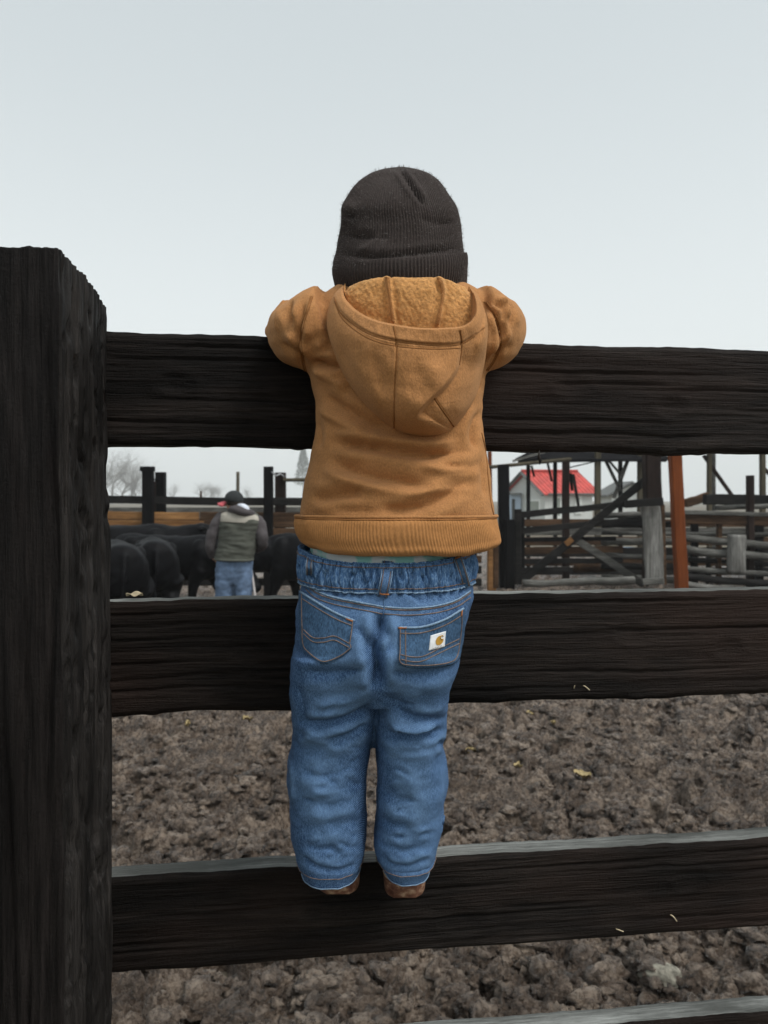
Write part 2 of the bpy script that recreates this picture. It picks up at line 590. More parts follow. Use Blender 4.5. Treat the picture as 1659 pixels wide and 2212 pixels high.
M['thread_orange'] = plain('orange_thread', (0.34, 0.135, 0.055), 0.9, 0.3, 300)
M['label'] = plain('white_label', (0.72, 0.73, 0.74), 0.8, 0.06, 400)
M['label_gold'] = plain('gold_print', (0.42, 0.23, 0.035), 0.8, 0.1, 300)
M['label_grey'] = plain('grey_print', (0.16, 0.14, 0.12), 0.8, 0.1, 300)
t = NT('diaper')
c = t.ramp(t.noise(t.co, 40, 2, 0.5), [(0.46, (0.78, 0.83, 0.82)), (0.54, (0.36, 0.72, 0.66))])
M['diaper'] = t.done(c, 0.85)
M['skin'] = plain('skin', (0.55, 0.33, 0.24), 0.55, 0.08, 60)
M['eye'] = plain('eye', (0.03, 0.02, 0.015), 0.2, 0.1)
M['lip'] = plain('lip', (0.45, 0.18, 0.15), 0.5, 0.1)
M['plaid'] = plain('plaid_lining', (0.06, 0.07, 0.10), 0.9, 0.6, 120)
t = NT('boot_leather')
f = t.noise(t.map((1, 1, 0.3)), 120, 5, 0.7)
c = t.ramp(f, [(0.35, (0.045, 0.014, 0.008)), (0.52, (0.12, 0.045, 0.025)), (0.64, (0.33, 0.22, 0.14))])
M['boot'] = t.done(c, 0.6, t.bump(f, 0.5, 0.002))
t = NT('boot_heel')
f = t.noise(t.map((.5, .5, 1)), 110, 4, 0.65)
c = t.ramp(f, [(0.36, (0.075, 0.026, 0.016)), (0.52, (0.16, 0.075, 0.045)), (0.66, (0.36, 0.24, 0.155))])
M['heel'] = t.done(c, 0.7, t.bump(f, 0.6, 0.002))
M['welt'] = plain('pale_welt', (0.42, 0.31, 0.20), 0.8, 0.3, 200)
M['cow'] = plain('black_cattle_coat', (0.0036, 0.0036, 0.0044), 0.55, 0.6, 9, 0.8, 0.08)
M['vest'] = plain('olive_green_vest', (0.074, 0.078, 0.064), 0.85, 0.25, 9, 0.3)
M['yoke'] = plain('beige_vest_yoke', (0.36, 0.335, 0.285), 0.85, 0.12, 14)
M['sleeve'] = plain('dark_grey_sweatshirt', (0.072, 0.064, 0.066), 0.9, 0.2, 20)
M['man_jeans'] = plain('faded_blue_jeans', (0.10, 0.15, 0.235), 0.9, 0.4, 11, 0.2)
M['cap'] = plain('charcoal_cap', (0.022, 0.025, 0.026), 0.85, 0.2, 20)
M['cap_red'] = plain('coral_red_cap', (0.50, 0.095, 0.11), 0.8, 0.1, 20)
M['hair'] = plain('dark_hair', (0.02, 0.014, 0.01), 0.7)
M['hood_white'] = plain('white_hood_lining', (0.62, 0.65, 0.72), 0.9, 0.08, 20)
M['stick'] = plain('pale_stick', (0.40, 0.37, 0.36), 0.7, 0.1)
M['man_boot'] = plain('dark_rubber_boot', (0.03, 0.025, 0.02), 0.6)
M['siding'] = plain('pale_grey_siding', (0.60, 0.615, 0.59), 0.8, 0.05, 3)
M['red_roof'] = plain('red_metal_roof', (0.52, 0.062, 0.048), 0.4, 0.25, 3, 0, 0.5)
M['fascia'] = plain('grey_fascia', (0.12, 0.125, 0.12), 0.7)
M['trim'] = plain('white_trim', (0.75, 0.77, 0.74), 0.7, 0.04)
M['pane'] = plain('window_pane', (0.33, 0.36, 0.32), 0.15, 0.1, 2, 0, 0.5)
M['pale_blue'] = plain('pale_blue_siding', (0.45, 0.55, 0.66), 0.7, 0.06)
M['dark_door'] = plain('dark_door', (0.05, 0.055, 0.05), 0.7)
M['bark'] = plain('bare_bark', (0.10, 0.09, 0.075), 0.9, 0.3, 3)
M['conifer'] = plain('conifer_needles', (0.05, 0.07, 0.045), 0.9, 0.3, 2)
M['stone'] = plain('pale_stone', (0.19, 0.178, 0.145), 0.9, 0.7, 34, 1.0, 0.1)
M['leaf'] = plain('yellow_leaf', (0.34, 0.265, 0.135), 0.85, 0.25, 60)
M['straw'] = plain('pale_straw', (0.50, 0.42, 0.28), 0.85, 0.25, 90)
M['splinter'] = plain('dark_splinter', (0.02, 0.017, 0.015), 0.8)
t = NT('puddle_water')
t.b.inputs['Specular IOR Level'].default_value = 0.5
M['water'] = t.done((0.06, 0.05, 0.042), 0.06)
M['galv'] = plain('galvanised_pipe', (0.30, 0.31, 0.32), 0.45, 0.1)
M['plastic_blue'] = plain('blue_plastic', (0.05, 0.16, 0.34), 0.5)
M['moss'] = plain('green_moss', (0.07, 0.085, 0.03), 0.95, 0.4, 60)

# ------------------------------------------------------------------ ground
def mud_height(x, y):
    q = np.stack([x, y, np.zeros_like(x)], 1)
    wq = q + 0.10 * np.stack([noise3(q * 4.1 + 3.0), noise3(q * 4.1 + 9.0), np.zeros_like(x)], 1)
    h = 0.030 * noise3(q * 1.4)
    clod = np.abs(noise3(wq * np.array([6.0, 7.0, 1]) + 5)) ** .8         # rounded clods between sharp creases
    h += 0.11 * (clod - 0.3)
    clod2 = np.abs(noise3(wq * np.array([15, 17, 1]) + 21))
    h += 0.066 * (clod2 - 0.25)
    clod3 = np.abs(noise3(wq * np.array([36, 40, 1]) + 61))
    h += 0.030 * (clod3 - 0.25)
    h += 0.010 * fbm(q * 60, 2, 0.6)
    # hoof holes: steep-walled sockets with a pushed-up rim
    ci, cj = np.floor(x / .34).astype(int), np.floor(y / .34).astype(int)
    for di in (-1, 0, 1):
        for dj in (-1, 0, 1):
            a = (ci + di) & 255; b = (cj + dj) & 255
            k1 = _perm[_perm[a] + b & 511] / 512.; k2 = _perm[_perm[a] + b + 91 & 511] / 512.; k3 = _perm[_perm[b] + a + 37 & 511] / 512.
            ox, oy = (ci + di + .15 + .7 * k1) * .34, (cj + dj + .15 + .7 * k2) * .34
            r_ = .038 + .035 * k3
            dist = np.hypot((wq[:, 0] - ox), (wq[:, 1] - oy) * .85) / r_
            on = k3 > .38
            h += np.where(on, -.11 * (1 - sm(dist, .6, 1.05)) + .022 * np.exp(-((dist - 1.35) / .3) ** 2), 0)
    pit = noise3(wq * 3.3 + 40)
    h -= 0.13 * sm(pit, 0.34, 0.58)                                      # hoof holes
    return h

cols = np.concatenate([np.linspace(-2.2, -0.82, 40, endpoint=False), np.linspace(-0.82, 0.82, 700), np.linspace(0.82, 2.2, 41)[1:]])
rows_y = np.concatenate([np.geomspace(0.7, 2.0, 40, endpoint=False), np.geomspace(2.0, 13.0, 640, endpoint=False), np.geomspace(13, 30, 60)])
Yg, Ug = np.meshgrid(rows_y, cols, indexing='ij')
Xg = Ug * Yg
hz = mud_height(Xg.ravel(), Yg.ravel())
# a low wet spot below the third rail
pud = P(690, 2138, 1.0); pd = CAM_H * FPX / (2138 - HY); pX, pY = (690 - HX) * pd / FPX, pd
rr = np.hypot((Xg.ravel() - pX) / 0.08, (Yg.ravel() - pY) / 0.06) + 0.35 * noise3(np.stack([Xg.ravel() * 9, Yg.ravel() * 9, np.zeros(Xg.size)], 1))
hz = hz * (0.35 + 0.65 * sm(rr, 0.4, 1.3)) - 0.035 * (1 - sm(rr, 0.5, 1.3))
edge = sm(np.abs(Ug.ravel()), 1.9, 2.2) + sm(Yg.ravel(), 24, 30) + (1 - sm(Yg.ravel(), 0.7, 0.9))
hz = hz - 0.14 * np.clip(edge, 0, 1)
V = np.stack([Xg.ravel(), Yg.ravel(), hz], 1)
tag(obj('mud', V, grid_faces(len(rows_y), len(cols)), M['mud'], base=False), kind='structure')
# loose clods trodden up out of the mud
_bm = bmesh.new(); bmesh.ops.create_icosphere(_bm, subdivisions=2, radius=1.0)
_bm.verts.ensure_lookup_table()
ico_v = np.array([v.co[:] for v in _bm.verts]); ico_f = np.array([[v.index for v in f.verts] for f in _bm.faces]); _bm.free()
cr = np.random.default_rng(77)
NC = 20000
cy_ = np.exp(cr.uniform(math.log(1.9), math.log(10.5), NC)); cx_ = cr.uniform(-.66, .66, NC) * cy_
keep = (noise3(np.stack([cx_ * 1.7, cy_ * 1.7, cx_ * 0 + 2], 1)) > -.28) & (mud_height(cx_, cy_) > -.035)
cx_, cy_ = cx_[keep], cy_[keep]; NC = len(cx_)
sz = .007 + .030 * cr.random(NC) ** 3.2 + .0014 * cy_
cz_ = mud_height(cx_, cy_)
Vc = np.repeat(ico_v[None], NC, 0) * (1 + .36 * cr.normal(size=(NC, len(ico_v), 1)).clip(-1.5, 1.5))
ang_ = cr.uniform(0, 6.28, NC)
Vc = Vc * np.stack([cr.uniform(.9, 1.8, NC), cr.uniform(.8, 1.2, NC), cr.uniform(.5, .9, NC)], 1)[:, None]
ca, sa = np.cos(ang_)[:, None], np.sin(ang_)[:, None]
Vc = np.stack([Vc[..., 0] * ca - Vc[..., 1] * sa, Vc[..., 0] * sa + Vc[..., 1] * ca, Vc[..., 2]], -1) * sz[:, None, None]
Vc += np.stack([cx_, cy_, cz_ - sz * .05], 1)[:, None]
Fc = (ico_f[None] + (np.arange(NC) * len(ico_v))[:, None, None]).reshape(-1, 3)
tag(obj('mud_clods', Vc.reshape(-1, 3), Fc, M['mud'], base=False), 'loose trodden clods of brown mud', 'mud', kind='stuff')
S = 900.0
tag(obj('ground', [(-S, -S, -0.12), (S, -S, -0.12), (S, S, -0.12), (-S, S, -0.12)], [[0, 1, 2, 3]], M['field'], base=False, smooth=False), kind='structure')

th = np.linspace(0, 2 * np.pi, 28, endpoint=False)
rad = 1 + 0.3 * np.sin(3 * th + 1) + 0.2 * np.sin(5 * th)
Vp = [(pX, pY, -0.030)] + [(pX + 0.075 * r * math.cos(a), pY + 0.06 * r * math.sin(a), -0.030) for a, r in zip(th, rad)]
tag(obj('puddle', Vp, [[0, 1 + k, 1 + (k + 1) % 28] for k in range(28)], M['water'], smooth=False), kind='structure')

# ------------------------------------------------------------------ near fence (fence line runs 7.8 degrees off the picture plane)
FA = math.atan(0.1365)
FU = np.array([math.cos(FA), math.sin(FA), 0.0]); FV = np.array([-math.sin(FA), math.cos(FA), 0.0])
FO = np.array([0.0, 1.06, 0.0])           # a point on the rails' front face, straight ahead
RT = 0.036                                # rail thickness
HAZE_DENSITY = 0.0010                      # per metre

def to_fence(s, d, z):
    return FO + np.outer(s, FU) + np.outer(d, FV) + np.outer(z, [0, 0, 1.0])

fence = thing('board_fence', (FO + FU * -0.45 * 1.0)[:2].tolist() + [0.0],
              'near dark board fence with thick square post that the toddler climbs', 'fence')
fence.rotation_euler = (0, 0, 0)

def box_rough(nx, ny, nz, size=None, *_):
    """subdivided unit box (centre origin) as a welded grid shell"""
    def g(ax, fix, n1, n2, flip):
        i, j = np.meshgrid(np.arange(n1 + 1), np.arange(n2 + 1), indexing='ij')
        k = np.full_like(i, fix)
        idx = {'x': (k, i, j), 'y': (i, k, j), 'z': (i, j, k)}[ax]
        key = (idx[0] * (ny + 1) + idx[1]) * (nz + 1) + idx[2]
        q = np.stack([key[:-1, :-1], key[1:, :-1], key[1:, 1:], key[:-1, 1:]], -1).reshape(-1, 4)
        return q[:, ::-1] if flip else q
    Q = np.vstack([g('y', 0, nx, nz, False), g('y', ny, nx, nz, True), g('z', 0, nx, ny, True), g('z', nz, nx, ny, False), g('x', 0, ny, nz, True), g('x', nx, ny, nz, False)])
    keys, inv = np.unique(Q, return_inverse=True)
    V = np.stack([keys // ((ny + 1) * (nz + 1)) / nx, keys // (nz + 1) % (ny + 1) / ny, keys % (nz + 1) / nz], 1) - .5
    return V, inv.reshape(Q.shape)

# rail: top/bottom heights at s=-0.36 and s=+0.58 along the fence
RAILS = [(1.9215, 1.9215, 1.773, 1.769), (1.5655, 1.5685, 1.4155, 1.4125), (1.2025, 1.2005, 1.077, 1.069), (0.957, 0.9435, 0.82, 0.81)]
S0, S1 = -0.62, 1.45
for ri, (ta, tb, ba, bb) in enumerate(RAILS):
    nx, nz, ny = 420, 62, 6
    V, F = box_rough(nx, ny, nz, (1, 1, 1), 0, 0, ri)
    s = S0 + (V[:, 0] + .5) * (S1 - S0)
    w = (s + 0.36) / 0.94
    top = ta + (tb - ta) * w; bot = ba + (bb - ba) * w
    # wavy sawn edges, splintered underside
    q = np.stack([s * 6, np.full_like(s, 3.7 * ri), V[:, 1] * 0.3], 1)
    top = top + 0.0022 * fbm(q, 3) + 0.0010 * noise3(q * np.array([9, 1, 1]))
    ragged = (0.0045 if ri < 2 else 0.0018)
    bot = bot + ragged * fbm(q + 50, 3) - ragged * 1.2 * np.clip(noise3(q * np.array([5, 1, 1]) + 80) - 0.25, 0, 1)
    zt = V[:, 2] + .5
    z = bot + (top - bot) * zt
    d = (V[:, 1] + .5) * RT
    # arris rounding and rough face
    fr = V[:, 1] < -.49
    gq = np.stack([s * 3.5, z * 210, np.full_like(s, 9.1 * ri)], 1)
    rough = 0.0011 * fbm(gq, 3, 0.65) + 0.0014 * noise3(np.stack([s * 0.9, z * 22, np.full_like(s, 5.0 * ri)], 1))
    d = d + np.where(fr, rough, 0)
    ed = np.minimum(zt, 1 - zt)
    d = d + np.where(fr, 0.004 * (1 - sm(ed, 0, 0.045)), 0)
    # drying checks along the grain
    cr_ = np.random.default_rng(30 + ri)
    for c_ in range(16):
        c0, cz_, cl = cr_.uniform(-.4, .75), cr_.uniform(.08, .92), cr_.uniform(.04, .22)
        zc_ = bot + cz_ * (top - bot) + .0025 * noise3(np.stack([s * 2.5, np.full_like(s, c_ * 3.1 + ri), s * 0], 1))
        d = d + np.where(fr, .004 * np.exp(-((z - zc_) / .0016) ** 2) * np.exp(-((s - c0) / cl) ** 4), 0)
    # dark knots: shallow rings in the sawn face
    for kx, kz, kr in [(0.27, .62, .012), (-0.07, .30, .015), (0.42, .45, .011), (0.70, .4, .013), (-0.28, .55, .011)]:
        kk = np.hypot((s - kx - 0.09 * ri) / 1.6, (z - bot - kz * (top - bot)))
        d = d + np.where(fr, 0.0022 * np.exp(-(kk / kr) ** 2) - 0.0012 * np.exp(-((kk - 1.6 * kr) / (kr * .5)) ** 2), 0)
    W = to_fence(s, d, z)
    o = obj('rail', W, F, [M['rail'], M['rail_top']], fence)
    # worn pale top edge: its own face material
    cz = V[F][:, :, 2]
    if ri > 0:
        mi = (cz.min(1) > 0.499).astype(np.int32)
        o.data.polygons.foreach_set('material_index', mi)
    # grain follows the board: rotate the object's local frame with the fence
    me = o.data
    R = Matrix.Rotation(-FA, 4, 'Z')
    me.transform(R); o.rotation_euler = (0, 0, FA)

# square post in front of the rails' left end
PW, PL = 0.235, 0.222
nx, ny, nz = 84, 110, 560
V, F = box_rough(nx, ny, nz, (1, 1, 1), 0, 0, 1)
top_z = 1.958
bot_z = -0.25
zz = bot_z + np.interp(V[:, 2] + .5, [0, .12, 1], [0, .52, 1]) * (top_z - bot_z)
sr = -0.3593 * 1.008 / math.cos(FA) - 0.0005
# right face of post at fence coordinate s_r; front face PL nearer
lx = V[:, 0] * PW; ly = V[:, 1] * PL
rr_ = 0.006
# rounded vertical arrises
ax, ay = np.abs(lx) - (PW / 2 - rr_), np.abs(ly) - (PL / 2 - rr_)
cm = (ax > 0) & (ay > 0)
L = np.hypot(ax, ay) + 1e-9
k = np.where(cm, np.minimum(1, rr_ / np.maximum(L, 1e-9) * np.maximum(ax, ay) / rr_), 1)
lx = np.where(cm, np.sign(lx) * (PW / 2 - rr_ + ax * np.maximum(ax, ay) / L), lx)
ly = np.where(cm, np.sign(ly) * (PL / 2 - rr_ + ay * np.maximum(ax, ay) / L), ly)
N0 = np.stack([np.where(np.abs(V[:, 0]) > .49, np.sign(V[:, 0]), 0), np.where(np.abs(V[:, 1]) > .49, np.sign(V[:, 1]), 0)], 1)
N0 = N0 / (np.linalg.norm(N0, axis=1)[:, None] + 1e-9)
q = np.stack([lx * 60, ly * 60, zz * 4], 1)
disp = 0.0026 * fbm(np.stack([lx * 110, ly * 110, zz * 5], 1), 3, 0.6) + 0.0022 * fbm(q, 4, 0.6) + 0.0014 * fbm(np.stack([lx * 9, ly * 9, zz * 2.2], 1), 3)
side = (V[:, 0] > .49)
# gnawed pits on the face towards the pen, long checks on the front
prng = np.random.default_rng(5)
for i in range(260):
    py_, pz_, pr = prng.uniform(-.10, .105), prng.uniform(1.0, 1.93), prng.uniform(.003, .009)
    kk = np.hypot((ly - py_) / pr, (zz - pz_) / (pr * prng.uniform(1.2, 2.6)))
    disp = disp - np.where(side, prng.uniform(.5, 1.0) * pr * np.exp(-kk ** 3), 0)
for i in range(26):
    px_, pz_ = prng.uniform(-.11, .115), prng.uniform(0.9, 1.9)
    ln = prng.uniform(.06, .25)
    kk = np.abs(lx - px_ - 0.006 * np.sin(zz * 9 + i)) / 0.0028
    disp = disp - np.where(V[:, 1] < -.49, 0.0045 * np.exp(-kk ** 2) * np.exp(-((zz - pz_) / ln) ** 4), 0)
lx = lx + N0[:, 0] * disp; ly = ly + N0[:, 1] * disp
# worn top: rounded over, hacked at the back corner
tz = sm(zz, top_z - 0.03, top_z)
lx = lx * (1 - 0.004 * tz ** 2); ly = ly * (1 - 0.004 * tz ** 2)
cornr = sm(lx, 0.0, .115) * sm(ly, 0.03, .11)
zz = zz - np.where(V[:, 2] > .3, 1, 0) * tz * (0.004 * cornr + 0.0025 * fbm(np.stack([lx * 30, ly * 30, lx * 0], 1), 3))
# the post leans a hair
sx = sr - PW / 2 + lx - 0.009 * (zz - 1.9)
W = to_fence(sx, -PL / 2 + ly - 0.0015, zz)
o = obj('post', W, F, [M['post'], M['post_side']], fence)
o.data.polygons.foreach_set('material_index', ((V[F][:, :, 0]).min(1) > .49).astype(np.int32))  # right face takes the lightened copy, painted as the lit side
o.data.transform(Matrix.Rotation(-FA, 4, 'Z')); o.rotation_euler = (0, 0, FA)
# fence empties must not carry offsets: children were written relative to the empty's place

def fpt(px, py, off=0.0):
    """point on the rails' front face at survey grid (px,py)"""
    a = (px - HX) / FPX
    d = 1.06 / (1 - 0.1365 * a)
    p = P(px, py, d)
    return p - FV * off

spl = tube([fpt(1163, 974, 0.004), fpt(1161, 986, 0.006), fpt(1164, 995, 0.006), fpt(1163, 1004, 0.005)], [.0009, .0022, .0026, .0006], 6)
obj('splinter', spl[0], spl[1], M['splinter'], fence)

# ------------------------------------------------------------------ beams for the far yard
def beam(a, b, w, t, wob=0.06, n=9, seed=0, rnd=0.18):
    """rough squared timber from a to b: w across (in the upright plane), t in depth"""
    a, b = np.asarray(a, float), np.asarray(b, float)
    ax = (b - a) / np.linalg.norm(b - a)
    dep = np.array([0, 1.0, 0]); dep -= ax * dep.dot(ax)
    if np.linalg.norm(dep) < 0.2:
        dep = np.array([1.0, 0, 0]); dep -= ax * dep.dot(ax)
    dep /= np.linalg.norm(dep)
    sd = np.cross(ax, dep)
    c = [(-1, -1 + rnd), (-1 + rnd, -1), (1 - rnd, -1), (1, -1 + rnd), (1, 1 - rnd), (1 - rnd, 1), (-1 + rnd, 1), (-1, 1 - rnd)]
    rings = []
    s = np.linspace(0, 1, n)
    nz = noise3(np.stack([s * 5, np.full(n, seed * 3.3 + a[0]), np.full(n, a[2] * 2)], 1))
    nz2 = noise3(np.stack([s * 4, np.full(n, seed * 5.1 + a[2] + 30), np.full(n, a[0] * 2)], 1))
    for k in range(n):
        p = a + (b - a) * s[k] + sd * nz2[k] * w * wob * 1.5
        ww = w * (1 + wob * nz[k]) / 2
        rings.append(np.array([p + sd * ww * q[0] + dep * t / 2 * q[1] for q in c]))
    return ring_stack(rings)

def log(a, b, r, wob=0.12, n=12, seed=0):
    s = np.linspace(0, 1, n)[:, None]
    a, b = np.asarray(a, float), np.asarray(b, float)
    pts = a + (b - a) * s
    q = np.hstack([s * 4 + seed, s * 0 + a[0] * 3, s * 0 + a[2] * 5])
    pts[:, 2] += r * wob * 4 * noise3(q)
    rad = r * (1 + wob * 1.5 * noise3(q * 2 + 9))
    return tube(pts, rad, 10)

def place(parent, name, VF, mat, smooth=False):
    return obj(name, VF[0], VF[1], mat, parent, smooth)

def gz(py):                       # depth of the level ground seen at row py
    return CAM_H * FPX / (py - HY)

# --- plank fence behind the cattle
D = 13.0
bf = thing('plank_fence', P(450, HY + CAM_H * FPX / D, D), 'tall plank fence of dark top rail and orange tan boards behind the cattle', 'fence')
for x, w, ty, dd in ((320, 22, 1008, 0), (347.5, 21, 1020, .35), (580, 19, 1008, 0)):
    place(bf, 'post', beam(P(x, ty, D + dd), P(x, HY + CAM_H * FPX / D, D + dd), w * D / FPX, .16, .03, 12, x), M['wood_black'])
place(bf, 'cap', beam(P(318.5, 1008, D - .02), P(318.5, 1018, D - .02), 27 * D / FPX, .19, .05, 4), M['wood_black'])
place(bf, 'post', beam(P(606, 1021, D + .4), P(606, HY + 150, D + .4), 23 * D / FPX, .16, .03, 12, 9), M['wood_dkbrown'])
place(bf, 'post', beam(P(332, 1040, D + .3), P(332, HY + 200, D + .3), 12 * D / FPX, .12, .03, 12, 4), M['wood_dkbrown'])
place(bf, 'tie_wire', tube([P(587, 1019, D - .1), P(596, 1027, D), P(606, 1024, D + .25), P(614, 1030, D + .3)], .012, 6, 12), M['galv'])
place(bf, 'tie_bolt', tube([P(325, 1038, D - .1), P(336, 1036, D + .1), P(346, 1040, D + .2)], .014, 6, 8), M['wood_black'])
xL, xR = 130, 1040
def prow(y0l, y0r, h, mat, dd=0.12, x0=xL, x1=xR, t=.05, seed=0):
    d = D + dd
    place(bf, 'plank', beam(P(x0, y0l + h / 2, d), P(x1, y0r + h / 2, d), h * d / FPX, t, .07, 14, seed), mat)
prow(1070, 1080, 17, M['wood_char'], seed=1)
prow(1102, 1107, 17, M['wood_tan'], seed=2, x1=430)
prow(1106, 1106, 17, M['wood_brown'], seed=3, x0=433)
prow(1123, 1125, 15, M['wood_tan'], seed=4, x1=440)
prow(1124, 1126, 15, M['wood_brown'], seed=5, x0=443)
prow(1141, 1143, 16, M['wood_brown'], seed=6)
prow(1160, 1162, 13, M['wood_tan'], seed=7, x1=600, dd=.05)
prow(1178, 1180, 16, M['wood_brown'], seed=8)
prow(1198, 1200, 16, M['wood_brown'], seed=9)
prow(1220, 1222, 16, M['wood_char'], seed=10)
prow(1248, 1250, 16, M['wood_char'], seed=11)
place(bf, 'pipe', log(P(612, 1037, D + .3), P(880, 1033, D + .3), 4.2 * D / FPX, .02, 6), M['wood_pole'])
place(bf, 'plank_stub', beam(P(434, 1061, D + .5), P(434, 1085, D + .5), 4 * D / FPX, .03, .02, 4), M['wood_brown'])
# wall of loose boards further back, seen through the gaps
D2 = 16.0
bw = thing('board_wall', P(430, HY + CAM_H * FPX / D2, D2), 'low brown board wall seen through gaps of the plank fence', 'wall')
for i, (y, h, m) in enumerate(((1096, 20, 'wood_grey'), (1118, 22, 'wood_brown'), (1142, 22, 'wood_tan'), (1166, 22, 'wood_brown'), (1190, 22, 'wood_char'))):
    place(bw, 'board', beam(P(150, y + h / 2, D2), P(1030, y + h / 2, D2), h * D2 / FPX, .05, .03, 12, i), M[m])
for i, x in enumerate((180, 420, 690)):
    place(bw, 'post', beam(P(x, 1098, D2 + .15), P(x, HY + CAM_H * FPX / D2, D2 + .15), .14, .14, .02, 8, i), M['wood_dkbrown'])

# --- utility pole far behind
D = 38.0
tag(obj('utility_pole', *log(P(514, 1019, D), P(513, HY + CAM_H * FPX / D, D), .085, .01, 8), M['wood_pole'], None, True),
    'thin faded pole rising above the man in the cap', 'pole')

# --- gate and heavy posts on the right
D = 15.0
BASE = HY + CAM_H * FPX / D
gate = thing('field_gate', P(1250, BASE, D), 'dark board gate with long diagonal brace below the red roofed house', 'gate')
def gb(name, a, b, wpx, mat, dd=0, t=.06, seed=0, par=None, dep=None):
    d = (dep or D) + dd
    return place(par or gate, name, beam(P(a[0], a[1], d), P(b[0], b[1], d), wpx * d / FPX, t, .05, 12, seed), M[mat])
gb('stile', (1119, 1100), (1119, 1262), 14, 'wood_char', 0, .12, 1)
gb('stile', (1128, 1110), (1129, 1252), 9, 'wood_black', .08, .10, 2)
gb('rail', (1124, 1112), (1420, 1082), 14, 'wood_char', .03, .05, 3)
gb('rail', (1124, 1147), (1400, 1120), 13, 'wood_char', .03, .05, 4)
gb('rail', (1124, 1166), (1330, 1163), 9, 'wood_black', .05, .05, 5)
gb('rail', (1124, 1190), (1345, 1186), 15, 'wood_brown', .09, .05, 6)
gb('rail', (1124, 1213), (1345, 1210), 11, 'wood_char', .07, .05, 7)
gb('rail', (1124, 1232), (1230, 1230), 12, 'wood_char', .05, .05, 8)
gb('diagonal_brace', (1130, 1252), (1413, 1022), 17, 'wood_char', -.07, .06, 9)
gb('diagonal_brace', (1240, 1162), (1398, 1268), 16, 'wood_grey', -.02, .05, 10)
gb('cross_block', (1222, 1176), (1236, 1164), 12, 'wood_tan', -.11, .03, 11)

tag(obj('gate_post', *beam(P(1087.5, 1004, D), P(1090, BASE, D), 23 * D / FPX, .2, .03, 14, 3), M['wood_black'], None, False),
    'tall black gate post beside the hoodie hem', 'post')
tag(obj('gate_post', *beam(P(1101, 1122, D - .2), P(1101, BASE + 5, D - .2), 19 * D / FPX, .22, .03, 14, 4), M['wood_black'], None, False),
    'short black post joined to the tall gate post', 'post')
hb = thing('hitch_frame', P(1222, BASE, D + .8), 'dark post carrying a long grey horizontal pole before the red roof', 'frame')
place(hb, 'post', beam(P(1222, 994, D + .8), P(1222, BASE, D + .8), 15 * D / FPX, .14, .03, 14, 5), M['wood_dkbrown'])
place(hb, 'pole', log(P(1050, 1010, D + .5), P(1234, 992, D + .5), 4.3 * D / FPX, .03, 9), M['wood_pole'])
place(hb, 'stay', beam(P(1238, 1024, D + .9), P(1250, 1096, D + .9), 6 * D / FPX, .05, .03, 6, 7), M['wood_char'])
place(hb, 'stay', beam(P(1232, 1022, D + .95), P(1236, 1060, D + .95), 6 * D / FPX, .05, .03, 6, 8), M['wood_black'])
# posts glimpsed between hoodie and gate
tag(obj('side_post', *beam(P(1058, 975, 18), P(1060, 1180, 18), 8 * 18 / FPX, .1, .03, 8, 6), M['wood_rust'], None, False), 'thin rust brown post edge beside the hoodie', 'post')
tag(obj('board_post', *beam(P(1062, 1180, 14), P(1062, 1275, 14), 18 * 14 / FPX, .15, .03, 8, 6), M['wood_tan'], None, False), 'tan board upright under the right corner of the hoodie hem', 'post')
tag(obj('board_post', *beam(P(1071, 1140, 13.6), P(1071, 1270, 13.6), 10 * 13.6 / FPX, .12, .03, 8, 7), M['wood_brown'], None, False), 'dark brown upright left of the black gate post', 'post')

# weathered board post with the brace on top
tag(obj('timber_post', *beam(P(1408, 968, D - .3), P(1408, 1250, D - .3), 33 * D / FPX, .25, .05, 14, 7), M['wood_dkbrown'], None, False),
    'thick charred timber post where the gate brace ends', 'post')
pb = thing('weathered_post', P(1411, BASE, D - .6), 'broad pale grey weathered board post left of the rust post', 'post')
V, F = beam(P(1404, 1094, D - .6), P(1414, 1262, D - .6), 38 * D / FPX, .10, .06, 20, 8)
place(pb, 'board', (V, F), M['wood_greyz'])
place(pb, 'foot_board', beam(P(1388, 1257, D - .7), P(1432, 1254, D - .7), 12 * D / FPX, .06, .05, 6, 8), M['wood_grey'])
place(pb, 'edge_board', beam(P(1430, 1090, D - .5), P(1434, 1262, D - .5), 8 * D / FPX, .12, .04, 10, 2), M['wood_brown'])
gbm = place(pb, 'cross_board', beam(P(1350, 1089, D - .75), P(1432, 1083, D - .75), 16 * D / FPX, .06, .05, 8, 3), M['wood_char'])
DR = 12.5
tag(obj('rust_post', *beam(P(1456.5, 965, DR), P(1474, HY + CAM_H * FPX / DR, DR), 24 * DR / FPX, .17, .03, 16, 9), M['wood_rust'], None, False),
    'bright rust brown square post left of the log rails', 'post')

